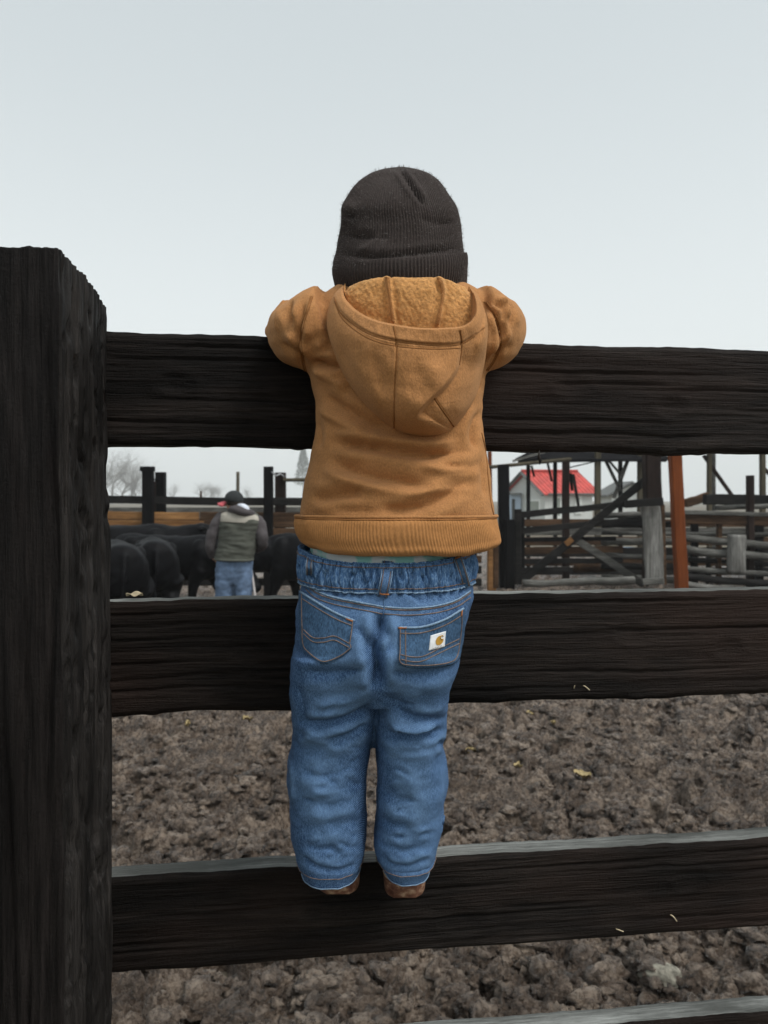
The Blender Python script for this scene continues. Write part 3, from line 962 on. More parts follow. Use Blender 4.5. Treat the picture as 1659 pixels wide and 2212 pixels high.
# --- log rail fence at far right
lf = thing('log_fence', P(1560, BASE, D), 'stacked grey log rail fence at the right edge', 'fence')
def lr(a, b, rpx, mat, dd=0, seed=0):
    d = D + dd
    place(lf, 'rail', log(P(a[0], a[1], d), P(b[0], b[1], d), rpx * d / FPX, .10, 16, seed), M[mat], True)
def lbm(a, b, wpx, mat, dd=0, seed=0, t=.12, name='rail'):
    d = D + dd
    place(lf, name, beam(P(a[0], a[1], d), P(b[0], b[1], d), wpx * d / FPX, t, .06, 14, seed), M[mat])
lbm((1522, 1079), (1760, 1082), 23, 'wood_char', .6, 1, .2)
lbm((1480, 1088), (1530, 1072), 18, 'wood_brown', .9, 2, .15)
lr((1546, 1096), (1760, 1092), 5.5, 'wood_grey', .2, 3)
lbm((1470, 1106), (1760, 1114), 9, 'wood_grey', .0, 4, .16)
lbm((1470, 1121), (1760, 1127), 21, 'wood_brown', .05, 5, .14)
lr((1300, 1151), (1760, 1157), 5, 'wood_grey', .5, 6)
lr((1470, 1163), (1760, 1184), 8, 'wood_grey', -.1, 7)
lr((1470, 1187), (1760, 1213), 9, 'wood_grey', -.2, 8)
lr((1300, 1113), (1470, 1112), 7, 'wood_grey', .5, 9)
lr((1300, 1135), (1470, 1133), 7, 'wood_char', .6, 10)
lr((1300, 1172), (1470, 1168), 8, 'wood_grey', .4, 11)
lr((1300, 1200), (1470, 1206), 6, 'wood_grey', .5, 12)
lr((1300, 1222), (1470, 1226), 7, 'wood_char', .5, 13)
lr((1470, 1229), (1760, 1245), 6, 'wood_grey', -.2, 14)
lr((1470, 1247), (1760, 1268), 8, 'wood_char', -.3, 15)
lr((1300, 1248), (1470, 1252), 8, 'wood_grey', .3, 16)
lr((1470, 1262), (1700, 1285), 7, 'wood_grey', -.5, 17)
lr((1470, 1208), (1760, 1226), 6, 'wood_char', .1, 23)
lbm((1554, 1128), (1551, 1262), 9, 'wood_brown', .1, 18, .12, 'upright')
lbm((1620, 1027), (1620, 1270), 13, 'wood_dkbrown', -.0, 19, .14, 'upright')
lbm((1530, 1200), (1530, 1270), 8, 'wood_char', .3, 20, .1, 'upright')
lbm((1500, 1130), (1500, 1275), 14, 'wood_black', .7, 21, .1, 'upright')
lbm((1640, 1130), (1640, 1275), 16, 'wood_black', .7, 22, .1, 'upright')
V, F = beam(P(1592, 1155, D - .35), P(1589, 1238, D - .35), 37 * D / FPX, .16, .04, 14, 5, .5)
tag(obj('stump_post', V, F, M['wood_greyz'], None, True), 'short pale grey rounded stump post standing in the log rails', 'post')
# dark clutter behind the rails
ck = thing('board_wall', P(1500, HY + CAM_H * FPX / 17, 17.0), 'dark brown board wall behind the gate and log rails', 'wall')
for i, (y, h, m) in enumerate(((1122, 16, 'wood_brown'), (1140, 16, 'wood_grey'), (1160, 18, 'wood_brown'), (1182, 20, 'wood_char'), (1206, 16, 'wood_brown'), (1226, 16, 'wood_char'))):
    place(ck, 'board', beam(P(1100, y + h / 2, 17), P(1800, y + h / 2, 17.), h * 17 / FPX, .05, .05, 16, i), M[m])
# fallen pale logs on the ground at the gate's foot
tag(obj('fallen_log', *log(P(1130, 1262, 14.2), P(1370, 1252, 14.2), .075, .12, 14, 2), M['wood_grey'], None, True), 'pale fallen log lying under the gate', 'log')
tag(obj('fallen_log', *log(P(1240, 1228, 15.8), P(1350, 1222, 15.8), .10, .12, 14, 5), M['wood_brown'], None, True), 'short brown log lying behind the gate brace', 'log')
tag(obj('trough', *beam(P(1312, 1188, 22), P(1375, 1188, 22), .14, .5, .01, 4, 1), M['plastic_blue'], None, False), 'blue trough glimpsed low behind the gate', 'trough')

# --- open pole shelter
D = 19.0
barn = thing('pole_shelter', P(1350, HY + CAM_H * FPX / D, D), 'open timber shelter with low black roof and braced posts', 'shelter')
def bb(name, a, b, wpx, mat, dd=0, t=.12, seed=0):
    d = D + dd
    place(barn, name, beam(P(a[0], a[1], d), P(b[0], b[1], d), wpx * d / FPX, t, .03, 10, seed), M[mat])
r0, r1 = P(1110, 995, D), P(1436, 1001, D)
Vr = [P(1112, 995, D - .3), P(1440, 998, D - .3), P(1440, 940, D + 2.2), P(1225, 940, D + 2.2),
      P(1112, 991, D - .3), P(1440, 992, D - .3), P(1440, 932, D + 2.2), P(1225, 932, D + 2.2)]
obj('roof', Vr, [[0, 3, 2, 1], [4, 5, 6, 7], [0, 1, 5, 4], [1, 2, 6, 5], [2, 3, 7, 6], [3, 0, 4, 7]], M['shed_roof'], barn, False)
bb('beam', (1120, 996), (1445, 990), 9, 'wood_black', .1, .2, 1)
bb('rafter', (1108, 996), (1190, 972), 5, 'wood_grey', -.35, .1, 2)
FLOOR = HY + CAM_H * FPX / D
for x, w, m, dd in ((1141, 7, 'wood_black', .3), (1199, 7, 'wood_black', .6), (1291, 12, 'wood_pole', -.2), (1340, 7, 'wood_black', .5), (1384, 13, 'wood_pole', 0),
                    (1532, 8, 'wood_pole', .2), (1542, 4, 'wood_grey', .9), (1647, 10, 'wood_pole', 0)):
    bb('post', (x, 960), (x, FLOOR), w, m, dd, .14, x)
for a, b, w, m in (((1300, 978), (1340, 1060), 6, 'wood_grey'), ((1362, 978), (1326, 1076), 7, 'wood_grey'), ((1180, 988), (1192, 1040), 4, 'wood_black'),
                   ((1148, 1006), (1154, 1030), 4, 'wood_black'), ((1316, 996), (1338, 1022), 4, 'wood_grey'), ((1520, 984), (1582, 1072), 7, 'wood_dkbrown'),
                   ((1648, 1008), (1700, 1070), 6, 'wood_dkbrown')):
    bb('brace', a, b, w, m, .25, .08, a[0])
bb('tie', (1230, 1010), (1290, 996), 2.5, 'wood_black', .2, .05, 3)
bb('beam', (1440, 968), (1760, 962), 9, 'wood_black', .1, .2, 5)

gs = thing('grey_shed', P(1368, HY + CAM_H * FPX / 60, 60), 'far grey gabled shed right of the red roofed house', 'shed')
sw_ = [P(1322, 1086, 60), P(1412, 1086, 60), P(1412, 1070, 60), P(1366, 1046, 60), P(1322, 1070, 60)]
sw_[0][2] = sw_[1][2] = 0.0
Vs = np.vstack([sw_, np.array(sw_) + [0, 4.0, 0]])
obj('wall', Vs, [[0, 1, 2, 3, 4], [9, 8, 7, 6, 5], [0, 5, 6, 1], [1, 6, 7, 2], [4, 9, 5, 0], [2, 7, 8, 3], [3, 8, 9, 4]], M['siding'], gs, False)
for a_, b_ in (((1366, 1043), (1312, 1073)), ((1366, 1043), (1422, 1073))):
    pa, pb2 = P(*a_, 59.6), P(*b_, 59.6)
    q_ = np.array([pa, pb2, pb2 + [0, 4.8, 0], pa + [0, 4.8, 0]])
    obj('roof', np.vstack([q_, q_ + [0, 0, .14]]), [[0, 1, 2, 3], [7, 6, 5, 4], [0, 4, 5, 1], [1, 5, 6, 2], [2, 6, 7, 3], [3, 7, 4, 0]], M['fascia'], gs, False)

# --- small grey house with the red metal roof
D = 42.0
h0 = P(1177, 1061, D)                         # front-left eave corner
hs = D / FPX
house = thing('house', P(1215, HY + CAM_H * FPX / D, D), 'small pale grey house with bright red metal roof', 'house')
hw = 108 * hs                                 # front length
hd = 2.9                                      # gable depth
ang = math.radians(24)
ex = np.array([math.cos(ang * .35), math.sin(ang * .35), 0]); ey = np.array([-math.sin(math.radians(33)), math.cos(math.radians(33)), 0])
eave_z = CAM_H + (HY - 1061) * hs
ridge_z = CAM_H + (HY - 1024) * hs + .15
c00 = np.array([h0[0], D, 0.0]); c10 = c00 + ex * hw; c01 = c00 + ey * hd; c11 = c10 + ey * hd
up = lambda p, z: np.array([p[0], p[1], z])
mid0, mid1 = (c00 + c01) / 2, (c10 + c11) / 2
wv = [up(c00, -.1), up(c10, -.1), up(c11, -.1), up(c01, -.1), up(c00, eave_z), up(c10, eave_z), up(c11, eave_z), up(c01, eave_z), up(mid0, ridge_z - .08), up(mid1, ridge_z - .08)]
obj('wall', wv, [[0, 1, 5, 4], [1, 2, 6, 9, 5], [2, 3, 7, 6], [3, 0, 4, 8, 7], [4, 5, 9, 8], [6, 7, 8, 9]], M['siding'], house, False)
ov = .28
def slope(side):
    """one roof slope as ribbed metal sheet"""
    a0, a1 = (c00, c10) if side == 0 else (c01, c11)
    out = (a0 - mid0) / np.linalg.norm(a0 - mid0)
    run = np.linalg.norm(a0 - mid0)
    k = (ridge_z - eave_z) / run
    lows = [a0 - ex * ov + out * ov, a1 + ex * ov + out * ov]
    zl = eave_z - k * ov + .05
    nrib = 84
    V = []
    for row, zz_ in ((0, ridge_z + .05), (1, zl)):
        for i in range(nrib * 2 + 1):
            f_ = i / (nrib * 2)
            p0 = mid0 - ex * ov + ex * (hw + 2 * ov) * f_
            p1 = lows[0] + (lows[1] - lows[0]) * f_
            p = p0 if row == 0 else p1
            ribz = .045 if (i % 12) in (0, 1) else 0.0
            V.append([p[0], p[1], zz_ + ribz])
    nn = nrib * 2 + 1
    V = np.array(V)
    F = grid_faces(2, nn).tolist()
    V2 = np.vstack([V, V - [0, 0, .06]])
    F += [[i + 2 * nn for i in q[::-1]] for q in F]
    F += [[nn + i + 1, nn + i, 3 * nn + i, 3 * nn + i + 1] for i in range(nn - 1)]
    F += [[0, nn, 3 * nn, 2 * nn], [2 * nn - 1, nn - 1, 3 * nn - 1, 4 * nn - 1]]
    return V2, F
rf = place(house, 'roof', slope(0), M['red_roof'])
V, F = slope(1); place(house, 'roof_rear', (V, F), M['red_roof'])
obj('ridge_cap', *beam(up(mid0 - ex * ov, ridge_z + .10), up(mid1 + ex * ov, ridge_z + .10), .10, .22, 0, 3), M['red_roof'], house, False)
for c_, nm in ((c00, 'bargeboard'), (c01, 'bargeboard')):
    o0 = (c_ - mid0) / np.linalg.norm(c_ - mid0)
    a = up(mid0 - ex * (ov + .03), ridge_z - .02); b = up(c_ + o0 * ov - ex * (ov + .03), eave_z - (ridge_z - eave_z) / np.linalg.norm(c_ - mid0) * ov - .02)
    obj(nm, *beam(a, b, .17, .06, 0, 3), M['fascia'], house, False)
obj('fascia', *beam(up(c00 - ey * ov, eave_z - .16), up(c10 - ey * ov, eave_z - .16), .10, .05, 0, 3), M['fascia'], house, False)
def win(o_, axis, nrm, x0, x1, z0, z1, glass):
    """window: frame ring with a recessed pane"""
    def box(a0, a1, b0, b1, d0, d1):
        pts = []
        for dd in (d0, d1):
            for (s_, z_) in ((a0, b0), (a1, b0), (a1, b1), (a0, b1)):
                pts.append(o_ + axis * s_ + nrm * dd + np.array([0, 0, z_]))
        return pts, [[0, 1, 2, 3], [7, 6, 5, 4], [0, 4, 5, 1], [1, 5, 6, 2], [2, 6, 7, 3], [3, 7, 4, 0]]
    b = .13
    fr = join([box(x0, x0 + b, z0, z1, -.03, .07), box(x1 - b, x1, z0, z1, -.03, .07), box(x0 + b, x1 - b, z1 - b, z1, -.03, .068), box(x0 + b, x1 - b, z0, z0 + b, -.03, .068)])
    w_ = obj('window', fr[0], fr[1], M['trim'], house, False)
    V, F = box(x0 + b, x1 - b, z0 + b, z1 - b, -.03, .025)
    obj('pane', V, F, glass, w_, False)
zz0 = lambda py: CAM_H - (py - HY) * hs
nfront = -np.array([-ex[1], ex[0], 0]); ngab = -ex
win(c00, ex, nfront, .48, .98, zz0(1120), zz0(1071), M['pane'])
win(c00, ex, nfront, 1.72, 2.1, zz0(1110), zz0(1071), M['pane'])
win(c00, ey, ngab, .25, 1.45, zz0(1108), zz0(1078), M['pane'])
pbh = thing('garden_shed', P(1110, HY + CAM_H * FPX / 44, 44), 'pale blue shed with dark door at the left of the grey house', 'shed')
obj('wall', *beam(P(1110, 1068, 44), P(1110, HY + CAM_H * FPX / 44, 44), 22 * 44 / FPX, 1.2, 0, 3, 0, .02), M['pale_blue'], pbh, False)
obj('door', *beam(P(1109, 1078, 43.35), P(1109, HY + CAM_H * FPX / 43.35, 43.35), 6 * 44 / FPX, .06, 0, 3, 0, .02), M['dark_door'], pbh, False)
obj('roof', *beam(P(1098, 1067, 43.9), P(1122, 1067, 43.9), .10, 1.6, 0, 3, 0, .02), M['fascia'], pbh, False)

# --- trees in the mist
def sticks(pts, rad, n=3):
    """many tapered branches at once: pts (b,k,3), rad (b,k)"""
    b_, k_, _ = pts.shape
    T = pts[:, -1] - pts[:, 0]; T /= np.linalg.norm(T, axis=1)[:, None] + 1e-9
    ref = np.where(np.abs(T[:, 2:3]) < .8, np.array([[0, 0, 1.0]]), np.array([[1.0, 0, 0]]))
    e1 = np.cross(T, ref); e1 /= np.linalg.norm(e1, axis=1)[:, None]; e2 = np.cross(T, e1)
    a_ = np.arange(n) * 2 * np.pi / n
    off = np.cos(a_)[None, :, None] * e1[:, None] + np.sin(a_)[None, :, None] * e2[:, None]
    V = pts[:, :, None] + rad[:, :, None, None] * off[:, None]
    F = grid_faces(k_, n, True)[None] + (np.arange(b_) * k_ * n)[:, None, None]
    return V.reshape(-1, 3), F.reshape(-1, 4)

def bare_tree(seed, base, h, spread, lvl=4, nb=10):
    r = random.Random(seed)
    crown, trunk = [], []
    def grow(p, d, L, rad, k):
        n = 5
        pts = [p]
        for i in range(n - 1):
            d = (d[0] + r.gauss(0, .13), d[1] + r.gauss(0, .13), d[2] + r.gauss(0, .13) + .05)
            m_ = math.sqrt(d[0] ** 2 + d[1] ** 2 + d[2] ** 2)
            d = (d[0] / m_, d[1] / m_, d[2] / m_)
            q = pts[-1]; st = L / (n - 1)
            pts.append((q[0] + d[0] * st, q[1] + d[1] * st, q[2] + d[2] * st))
        (trunk if k == lvl else crown).append((pts, rad))
        if k == 0:
            return
        for i in range(nb if k == lvl else r.randint(3, 5)):
            q = pts[min(n - 1, int(r.uniform(.3, 1.0) * n))]
            a = r.uniform(0, 2 * math.pi); w = r.uniform(.5, 1)
            nd = (d[0] * w + spread * math.cos(a), d[1] * w + spread * math.sin(a), d[2] * w + spread * r.uniform(-.1, .5))
            m_ = math.sqrt(sum(x * x for x in nd))
            grow(q, tuple(x / m_ for x in nd), L * r.uniform(.6, .95), rad * .38, k - 1)
    grow(tuple(base), (0, 0, 1.0), h * .30, h * .020, lvl)
    out = []
    for lst, n in ((trunk, 7), (crown, 3)):
        P_ = np.array([q[0] for q in lst]); R_ = np.array([q[1] for q in lst])[:, None] * np.linspace(1, .55, 5)[None]
        out.append(sticks(P_, R_, n))
    return out

def add_tree(px, D, toppy, seed, label, spread=.8, lvl=4):
    base = P(px, HY + CAM_H * FPX / D, D)
    h = (CAM_H + (HY - toppy) * D / FPX)
    root = thing('bare_tree', base, label, 'tree', 'bare trees in the mist')
    tr, cr = bare_tree(seed, base, h, spread, lvl)
    # scale to height
    for V in (tr[0], cr[0]):
        pass
    top = cr[0][:, 2].max()
    k = h / top
    for V in (tr[0], cr[0]):
        V[:] = base + (V - base) * k
    obj('trunk', tr[0], tr[1], M['bark'], root)
    obj('crown', cr[0], cr[1], M['bark'], root)
add_tree(262, 340, 962, 3, 'bare tree in mist nearest the left fence post', .9)
add_tree(300, 360, 985, 5, 'bare tree in mist just left of the tall black fence posts', .9)
add_tree(215, 320, 950, 8, 'bare tree in mist mostly hidden behind the left fence post', .9)
add_tree(372, 400, 1036, 9, 'low bare tree in mist right of the paired black posts', .9)
add_tree(440, 380, 1032, 12, 'bare bush of a tree in mist left of the man in the cap', 1.0)
add_tree(472, 370, 1034, 15, 'rounded bare tree in mist above the man in the cap', 1.0)
add_tree(535, 400, 1045, 16, 'faint small bare tree in mist right of the man in the cap', 1.0)
add_tree(240, 350, 958, 21, 'tallest bare tree in mist against the left fence post', .9)
add_tree(284, 345, 972, 22, 'bare tree in mist between the fence post and the paired black posts', .9)
add_tree(455, 390, 1026, 23, 'slender bare tree in mist left of the man, between two bushes', 1.0)
# one tall evergreen, very faint
D = 410.0
base = P(655, HY + CAM_H * FPX / D, D)
root = thing('evergreen_tree', base, 'tall faint evergreen in mist behind the hoodie', 'tree')
hgt = CAM_H + (HY - 968) * D / FPX
obj('trunk', *tube([base, base + [0, 0, hgt]], [.4, .06], 6), M['bark'], root)
r_ = np.random.default_rng(3)
cv, cf = [], []
for i in range(2600):
    z_ = hgt * r_.uniform(.25, 1) ** .8
    R_ = 6.5 * (1 - z_ / hgt) ** .7 + .4
    a_ = r_.uniform(0, 2 * np.pi); q_ = R_ * math.sqrt(r_.uniform(.1, 1))
    c_ = base + [q_ * math.cos(a_), q_ * math.sin(a_), z_]
    d_ = r_.normal(0, .34, (3, 3))
    cv.extend(c_ + d_); cf.append([3 * i, 3 * i + 1, 3 * i + 2])
obj('crown', np.array(cv), np.array(cf), M['conifer'], root, False)

# ------------------------------------------------------------------ cattle
def cow_mesh(head=0.0, turn=0.0, legs=0.0):
    """beef animal, nose along +X, feet on z=0, withers about 1.32 m"""
    parts = []
    rings = []
    prof = [(-1.03, 1.02, .07, .10), (-0.98, 1.04, .19, .25), (-0.85, 1.03, .255, .32), (-0.6, 1.01, .275, .335), (-0.2, .985, .30, .345), (0.2, .975, .30, .35),
            (0.5, .985, .28, .35), (0.72, 1.0, .23, .33), (0.88, 1.02, .15, .24), (0.95, 1.02, .08, .12)]
    for x, z, ry, rz in interp_rows(prof, 0, 30):
        a = np.linspace(0, 2 * np.pi, 28, endpoint=False)
        rings.append(np.stack([np.full(28, x), ry * np.sign(np.cos(a)) * np.abs(np.cos(a)) ** .85, z + rz * np.sign(np.sin(a)) * np.abs(np.sin(a)) ** .85], 1))
    parts.append(ring_stack(rings))
    # hip bones, shoulder hump
    for y in (-.2, .2):
        parts.append(ellipsoid((-.62, y, 1.22), (.14, .08, .10)))
        parts.append(ellipsoid((.60, y * .9, 1.0), (.17, .12, .30)))
        parts.append(ellipsoid((-.72, y * .95, .95), (.23, .12, .30)))
    parts.append(ellipsoid((.55, 0, 1.24), (.22, .10, .11)))
    # neck and head
    hx, hz = 1.42 + .05 * head, 1.12 + .42 * head
    ty = math.sin(turn)
    nk = np.array([[.75, 0, 1.05], [1.05, .10 * ty, 1.08 + .22 * head], [hx - .12, .28 * ty, hz + .02]])
    parts.append(tube(nk, [.27, .21, .155], 14, 8))
    hd_ = np.array([math.cos(turn), math.sin(turn), -.55 + .2 * head]); hd_ /= np.linalg.norm(hd_)
    h0_ = nk[-1]
    parts.append(tube([h0_ - hd_ * .08, h0_ + hd_ * .08, h0_ + hd_ * .25, h0_ + hd_ * .40, h0_ + hd_ * .47], [.10, .145, .115, .09, .06], 12, 10))
    sd = np.array([-math.sin(turn), math.cos(turn), 0])
    for s in (-1, 1):
        e0 = h0_ + sd * s * .12 + np.array([0, 0, .07])
        parts.append(tube([e0, e0 + sd * s * .10 + [0, 0, .0], e0 + sd * s * .2 + [0, 0, -.04]], [.03, .06, .015], 8, 6, .5))
    # legs: joints at elbow/knee and stifle/hock
    for s in (-1, 1):
        o = .10 * legs * s
        parts.append(tube([[.62, s * .17, .85], [.60 + o, s * .18, .62], [.61 + o * 1.6, s * .18, .38], [.60 + o * 1.6, s * .18, .12], [.63 + o * 1.7, s * .18, .0]], [.15, .10, .062, .052, .075], 10, 14))
        parts.append(tube([[-.72, s * .19, .85], [-.62 - o, s * .20, .66], [-.84 - o, s * .20, .44], [-.82 - o * 1.4, s * .20, .14], [-.77 - o * 1.4, s * .20, .0]], [.20, .14, .072, .055, .075], 10, 14))
    parts.append(tube([[-1.0, 0, 1.24], [-1.09, 0, 1.05], [-1.08, .02, .75], [-1.06, .03, .50], [-1.06, .03, .38]], [.035, .03, .024, .045, .02], 8, 12))
    return voxel(parts, .026, 4)

def add_cow(px, D, heading, head, turn, legs, scale, label):
    V, F = cow_mesh(head, turn, legs)
    N = normals(V, F)
    V = V + N * (0.012 * fbm(V * 5, 3))[:, None]
    c, s = math.cos(heading), math.sin(heading)
    x0 = (px - HX) * D / FPX
    W = np.stack([V[:, 0] * c - V[:, 1] * s, V[:, 0] * s + V[:, 1] * c, V[:, 2]], 1) * scale
    o = obj('cow', W + [x0, D, 0.0], F, M['cow'])
    tag(o, label, 'cow', 'black cattle in the pen')
    return o
add_cow(258, 9.0, math.radians(112), .1, .3, .6, .90, 'nearest black cow with its rump beside the left fence post')
add_cow(333, 9.8, math.radians(108), -.2, .3, -.7, .90, 'middle black cow of the left huddle, rump towards the camera')
add_cow(372, 10.9, math.radians(-18), -.75, -.35, .9, .90, 'black cow with lowered head standing closest to the man')
add_cow(700, 10.6, math.radians(172), -.6, .2, .9, .92, 'black cow right of the man, its body running behind the jeans')
add_cow(250, 11.4, math.radians(5), .2, -.1, .5, 1.0, 'black cow at the back of the left huddle')

# ------------------------------------------------------------------ man in the pen, seen from behind
D = 8.15
k = D / FPX
man = thing('person', P(505, HY + CAM_H / k, D), 'man in green vest and red billed cap walking away among black cattle', 'person')
def mp(px, py, dd=0.0):
    return P(px, py, D + dd)
def mloft(rows, n=40, ns=40, e=2.2):
    return sil_loft([(py, a, b, D + y0, D + y1) for py, a, b, y0, y1 in rows], n, ns, e)
FEET = HY + CAM_H / k
body = [ellipsoid(mp(504, 1084, .02), (.078, .098, .115)),
        tube([mp(508, 1098, .03), mp(512, 1116, .05)], [.062, .075], 12),
        mloft([(1112, 478, 556, -.07, .10), (1150, 472, 558, -.10, .12), (1200, 474, 546, -.09, .12), (1225, 474, 544, -.09, .11)], 20),
        ellipsoid(mp(490.5, 1090, .03), (.016, .02, .014)), ellipsoid(mp(494, 1090, -.05), (.02, .02, .03)),
        # legs inside the jeans
        tube([mp(487, 1215), mp(484, 1300), mp(482, FEET - 8)], [.08, .06, .045], 12, 10), tube([mp(524, 1215), mp(525, 1300), mp(527, FEET - 8)], [.08, .06, .045], 12, 10),
        # arms
        tube([mp(478, 1120), mp(457, 1165, -.02), mp(462, 1200, .04), mp(470, 1208, .08)], [.05, .042, .036, .034], 12, 12),
        tube([mp(556, 1124), mp(567, 1168, -.02), mp(556, 1182, .16), mp(545, 1190, .24)], [.05, .042, .036, .034], 12, 12)]
# hands: palm, four fingers, thumb
for hx, hy, hdp, dirx in ((472, 1209, .09, 1), (543, 1192, .26, -1)):
    h0 = mp(hx, hy, hdp)
    body.append(ellipsoid(h0, (.045, .03, .04)))
    for f_ in range(4):
        a = h0 + np.array([.03 * dirx, .012, .026 - .018 * f_])
        body.append(tube([a, a + [.035 * dirx, .015, -.006], a + [.05 * dirx, .04, -.012]], [.011, .0105, .009], 8))
    body.append(tube([h0 + [0, .0, .03], h0 + [.02 * dirx, -.01, .05], h0 + [.045 * dirx, 0, .055]], [.013, .012, .010], 8))
V, F = voxel(body, .012, 3)
obj('body', V, F, M['skin'], man)
# hair, cap
V, F = ellipsoid(mp(507, 1083, -.005), (.086, .104, .105)); m_ = V[:, 2] > mp(0, 1093)[2]
V[:, 2] = np.maximum(V[:, 2], mp(0, 1092)[2])
obj('hair', V, F, M['hair'], man)
Vc, Fc = ellipsoid(mp(505.5, 1078, .0), (.099, .122, .092), 32, 22)
Vc[:, 2] = np.maximum(Vc[:, 2], mp(0, 1084)[2] + 0.25 * (Vc[:, 0] - mp(505, 0)[0]) * -.3)
cap = obj('cap', Vc, Fc, M['cap'], man)
bl = []
for i, r in enumerate(np.linspace(0, 1, 7)):
    a = np.linspace(math.radians(130), math.radians(235), 14)
    R0 = .088 + .078 * r * (1 - .0 * r)
    bl.append(np.stack([mp(505, 0)[0] + R0 * np.cos(a) * 1.04, D + .01 + R0 * np.sin(a) * .75, np.full(14, mp(0, 1082)[2] - .02 * r) - .018 * r * np.abs(np.sin((a - math.pi))) * 2], 1))
Vb = np.vstack(bl); Vb2 = np.vstack([Vb, Vb - [0, 0, .014]])
Fb = grid_faces(7, 14).tolist(); Fb = Fb + [[q + 98 for q in f[::-1]] for f in Fb]
for k_ in range(13):
    Fb.append([84 + k_, 84 + k_ + 1, 98 + 84 + k_ + 1, 98 + 84 + k_])
obj('bill', Vb2, Fb, M['cap_red'], cap)
# sweatshirt under the vest: sleeves and hood
sl = [tube([mp(486, 1116, .02), mp(470, 1132), mp(457, 1165, -.02), mp(456, 1186, .0), mp(463, 1203, .05)], [.080, .074, .060, .056, .050], 16, 24),
      tube([mp(550, 1120, .02), mp(561, 1140), mp(568, 1168, -.02), mp(565, 1180, .08), mp(554, 1186, .18)], [.080, .074, .060, .056, .050], 16, 24),
      mloft([(1104, 490, 545, -.08, .10), (1125, 482, 556, -.11, .13), (1200, 476, 546, -.10, .13)], 14)]
V, F = voxel(sl, .014, 4); N = normals(V, F)
V = V + N * (.010 * fbm(V * 14, 3))[:, None]
sw = obj('sweatshirt', V, F, M['sleeve'], man)
hd = [tube([mp(496, 1106, .02), mp(504, 1100, -.10), mp(522, 1104, -.12), mp(540, 1108, -.06), mp(548, 1110, .04)], [.03, .05, .062, .05, .03], 14, 24, .8),
      tube([mp(500, 1094, .0), mp(510, 1097, -.07), mp(530, 1103, -.08)], [.03, .042, .04], 12, 14)]
V, F = voxel(hd, .01, 4); obj('hood', V, F, M['sleeve'], sw)
V, F = tube([mp(515, 1091, -.07), mp(525, 1094, -.10), mp(533, 1100, -.10), mp(537, 1107, -.07)], [.022, .042, .042, .018], 14, 20, .7)
obj('hood_lining', V, F, M['hood_white'], sw)
# vest, yoke on its upper back
rows = [(1102, 499, 540, -.06, .10), (1108, 484, 552, -.10, .13), (1120, 478, 561, -.135, .15), (1150, 474, 559, -.15, .16), (1180, 471, 553, -.15, .16),
        (1200, 466, 549, -.15, .155), (1209, 464, 547, -.145, .15)]
V, F = mloft(rows, 60, 80, 2.5)
N = normals(V, F)
V = V + N * (.010 * fbm(V * np.array([5, 5, 16]), 3) + .006 * noise3(V * np.array([9, 9, 30])))[:, None]
vest = obj('vest', V, F, M['vest'], man)
rows2 = [(1102.5, 498, 541, -.068, .10), (1108, 482, 554, -.11, .13), (1118, 477, 562, -.144, .15), (1127, 476, 562, -.152, .15)]
V, F = mloft(rows2, 24, 80, 2.5)
V[:, 2] -= .05 * (V[:, 0] - mp(500, 0)[0])
obj('yoke', V, F, M['yoke'], vest)
V, F = tube([mp(a, b, c) for a, b, c in ((464, 1208, -.05), (480, 1210, -.13), (505, 1211, -.152), (530, 1211, -.14), (547, 1209, -.05))], .013, 8, 30)
obj('hem', V, F, M['vest'], vest)
# jeans and boots
V, F = voxel([mloft([(1200, 470, 546, -.12, .13), (1225, 466, 546, -.135, .13), (1250, 466, 545, -.12, .12), (1262, 470, 542, -.10, .11)], 24),
              mloft([(1238, 466, 508, -.12, .11), (1270, 465, 507, -.11, .10), (1310, 466, 502, -.10, .09), (1370, 469, 500, -.09, .09), (FEET - 5, 469, 499, -.09, .09)], 30),
              mloft([(1238, 506, 546, -.12, .11), (1270, 508, 545, -.12, .09), (1290, 510, 544, -.12, .08), (1330, 511, 540, -.13, .05), (1370, 512, 540, -.12, .06), (FEET - 8, 512, 540, -.12, .06)], 30)], .013, 4)
N = normals(V, F)
V = V + N * (.008 * fbm(V * np.array([8, 8, 18]), 3))[:, None]
obj('jeans', V, F, M['man_jeans'], man)
for x, dd in ((484, 0), (526, -.03)):
    z0 = FEET
    V, F = voxel([tube([mp(x, z0 - 40, dd), mp(x, z0 - 8, dd)], [.06, .06], 12, 6), tube([mp(x, z0 - 8, dd - .10), mp(x, z0 - 8, dd), mp(x, z0 - 7, dd + .16), mp(x, z0 - 6, dd + .20)], [.03, .048, .045, .028], 12, 10)], .012, 2)
    V[:, 2] = np.maximum(V[:, 2], 0.005)
    obj('boot', V, F, M['man_boot'], man)
tag(obj('walking_stick', *tube([mp(540, 1186, .3), mp(541, 1215, .1), mp(551, 1288, -.1), mp(566, FEET + 6, -.35)], .0115, 8, 20), M['stick']),
    'pale thin stick in the right hand of the man', 'stick')

# ------------------------------------------------------------------ toddler on the rail
kid = thing('person', (0.02, 1.0, 1.203), 'toddler in brown hoodie, dark beanie and jeans standing on the fence rail', 'person')

def smooth_noise(V, N, amp, sc):
    return V + N * (amp * fbm(V * np.asarray(sc), 3))[:, None]

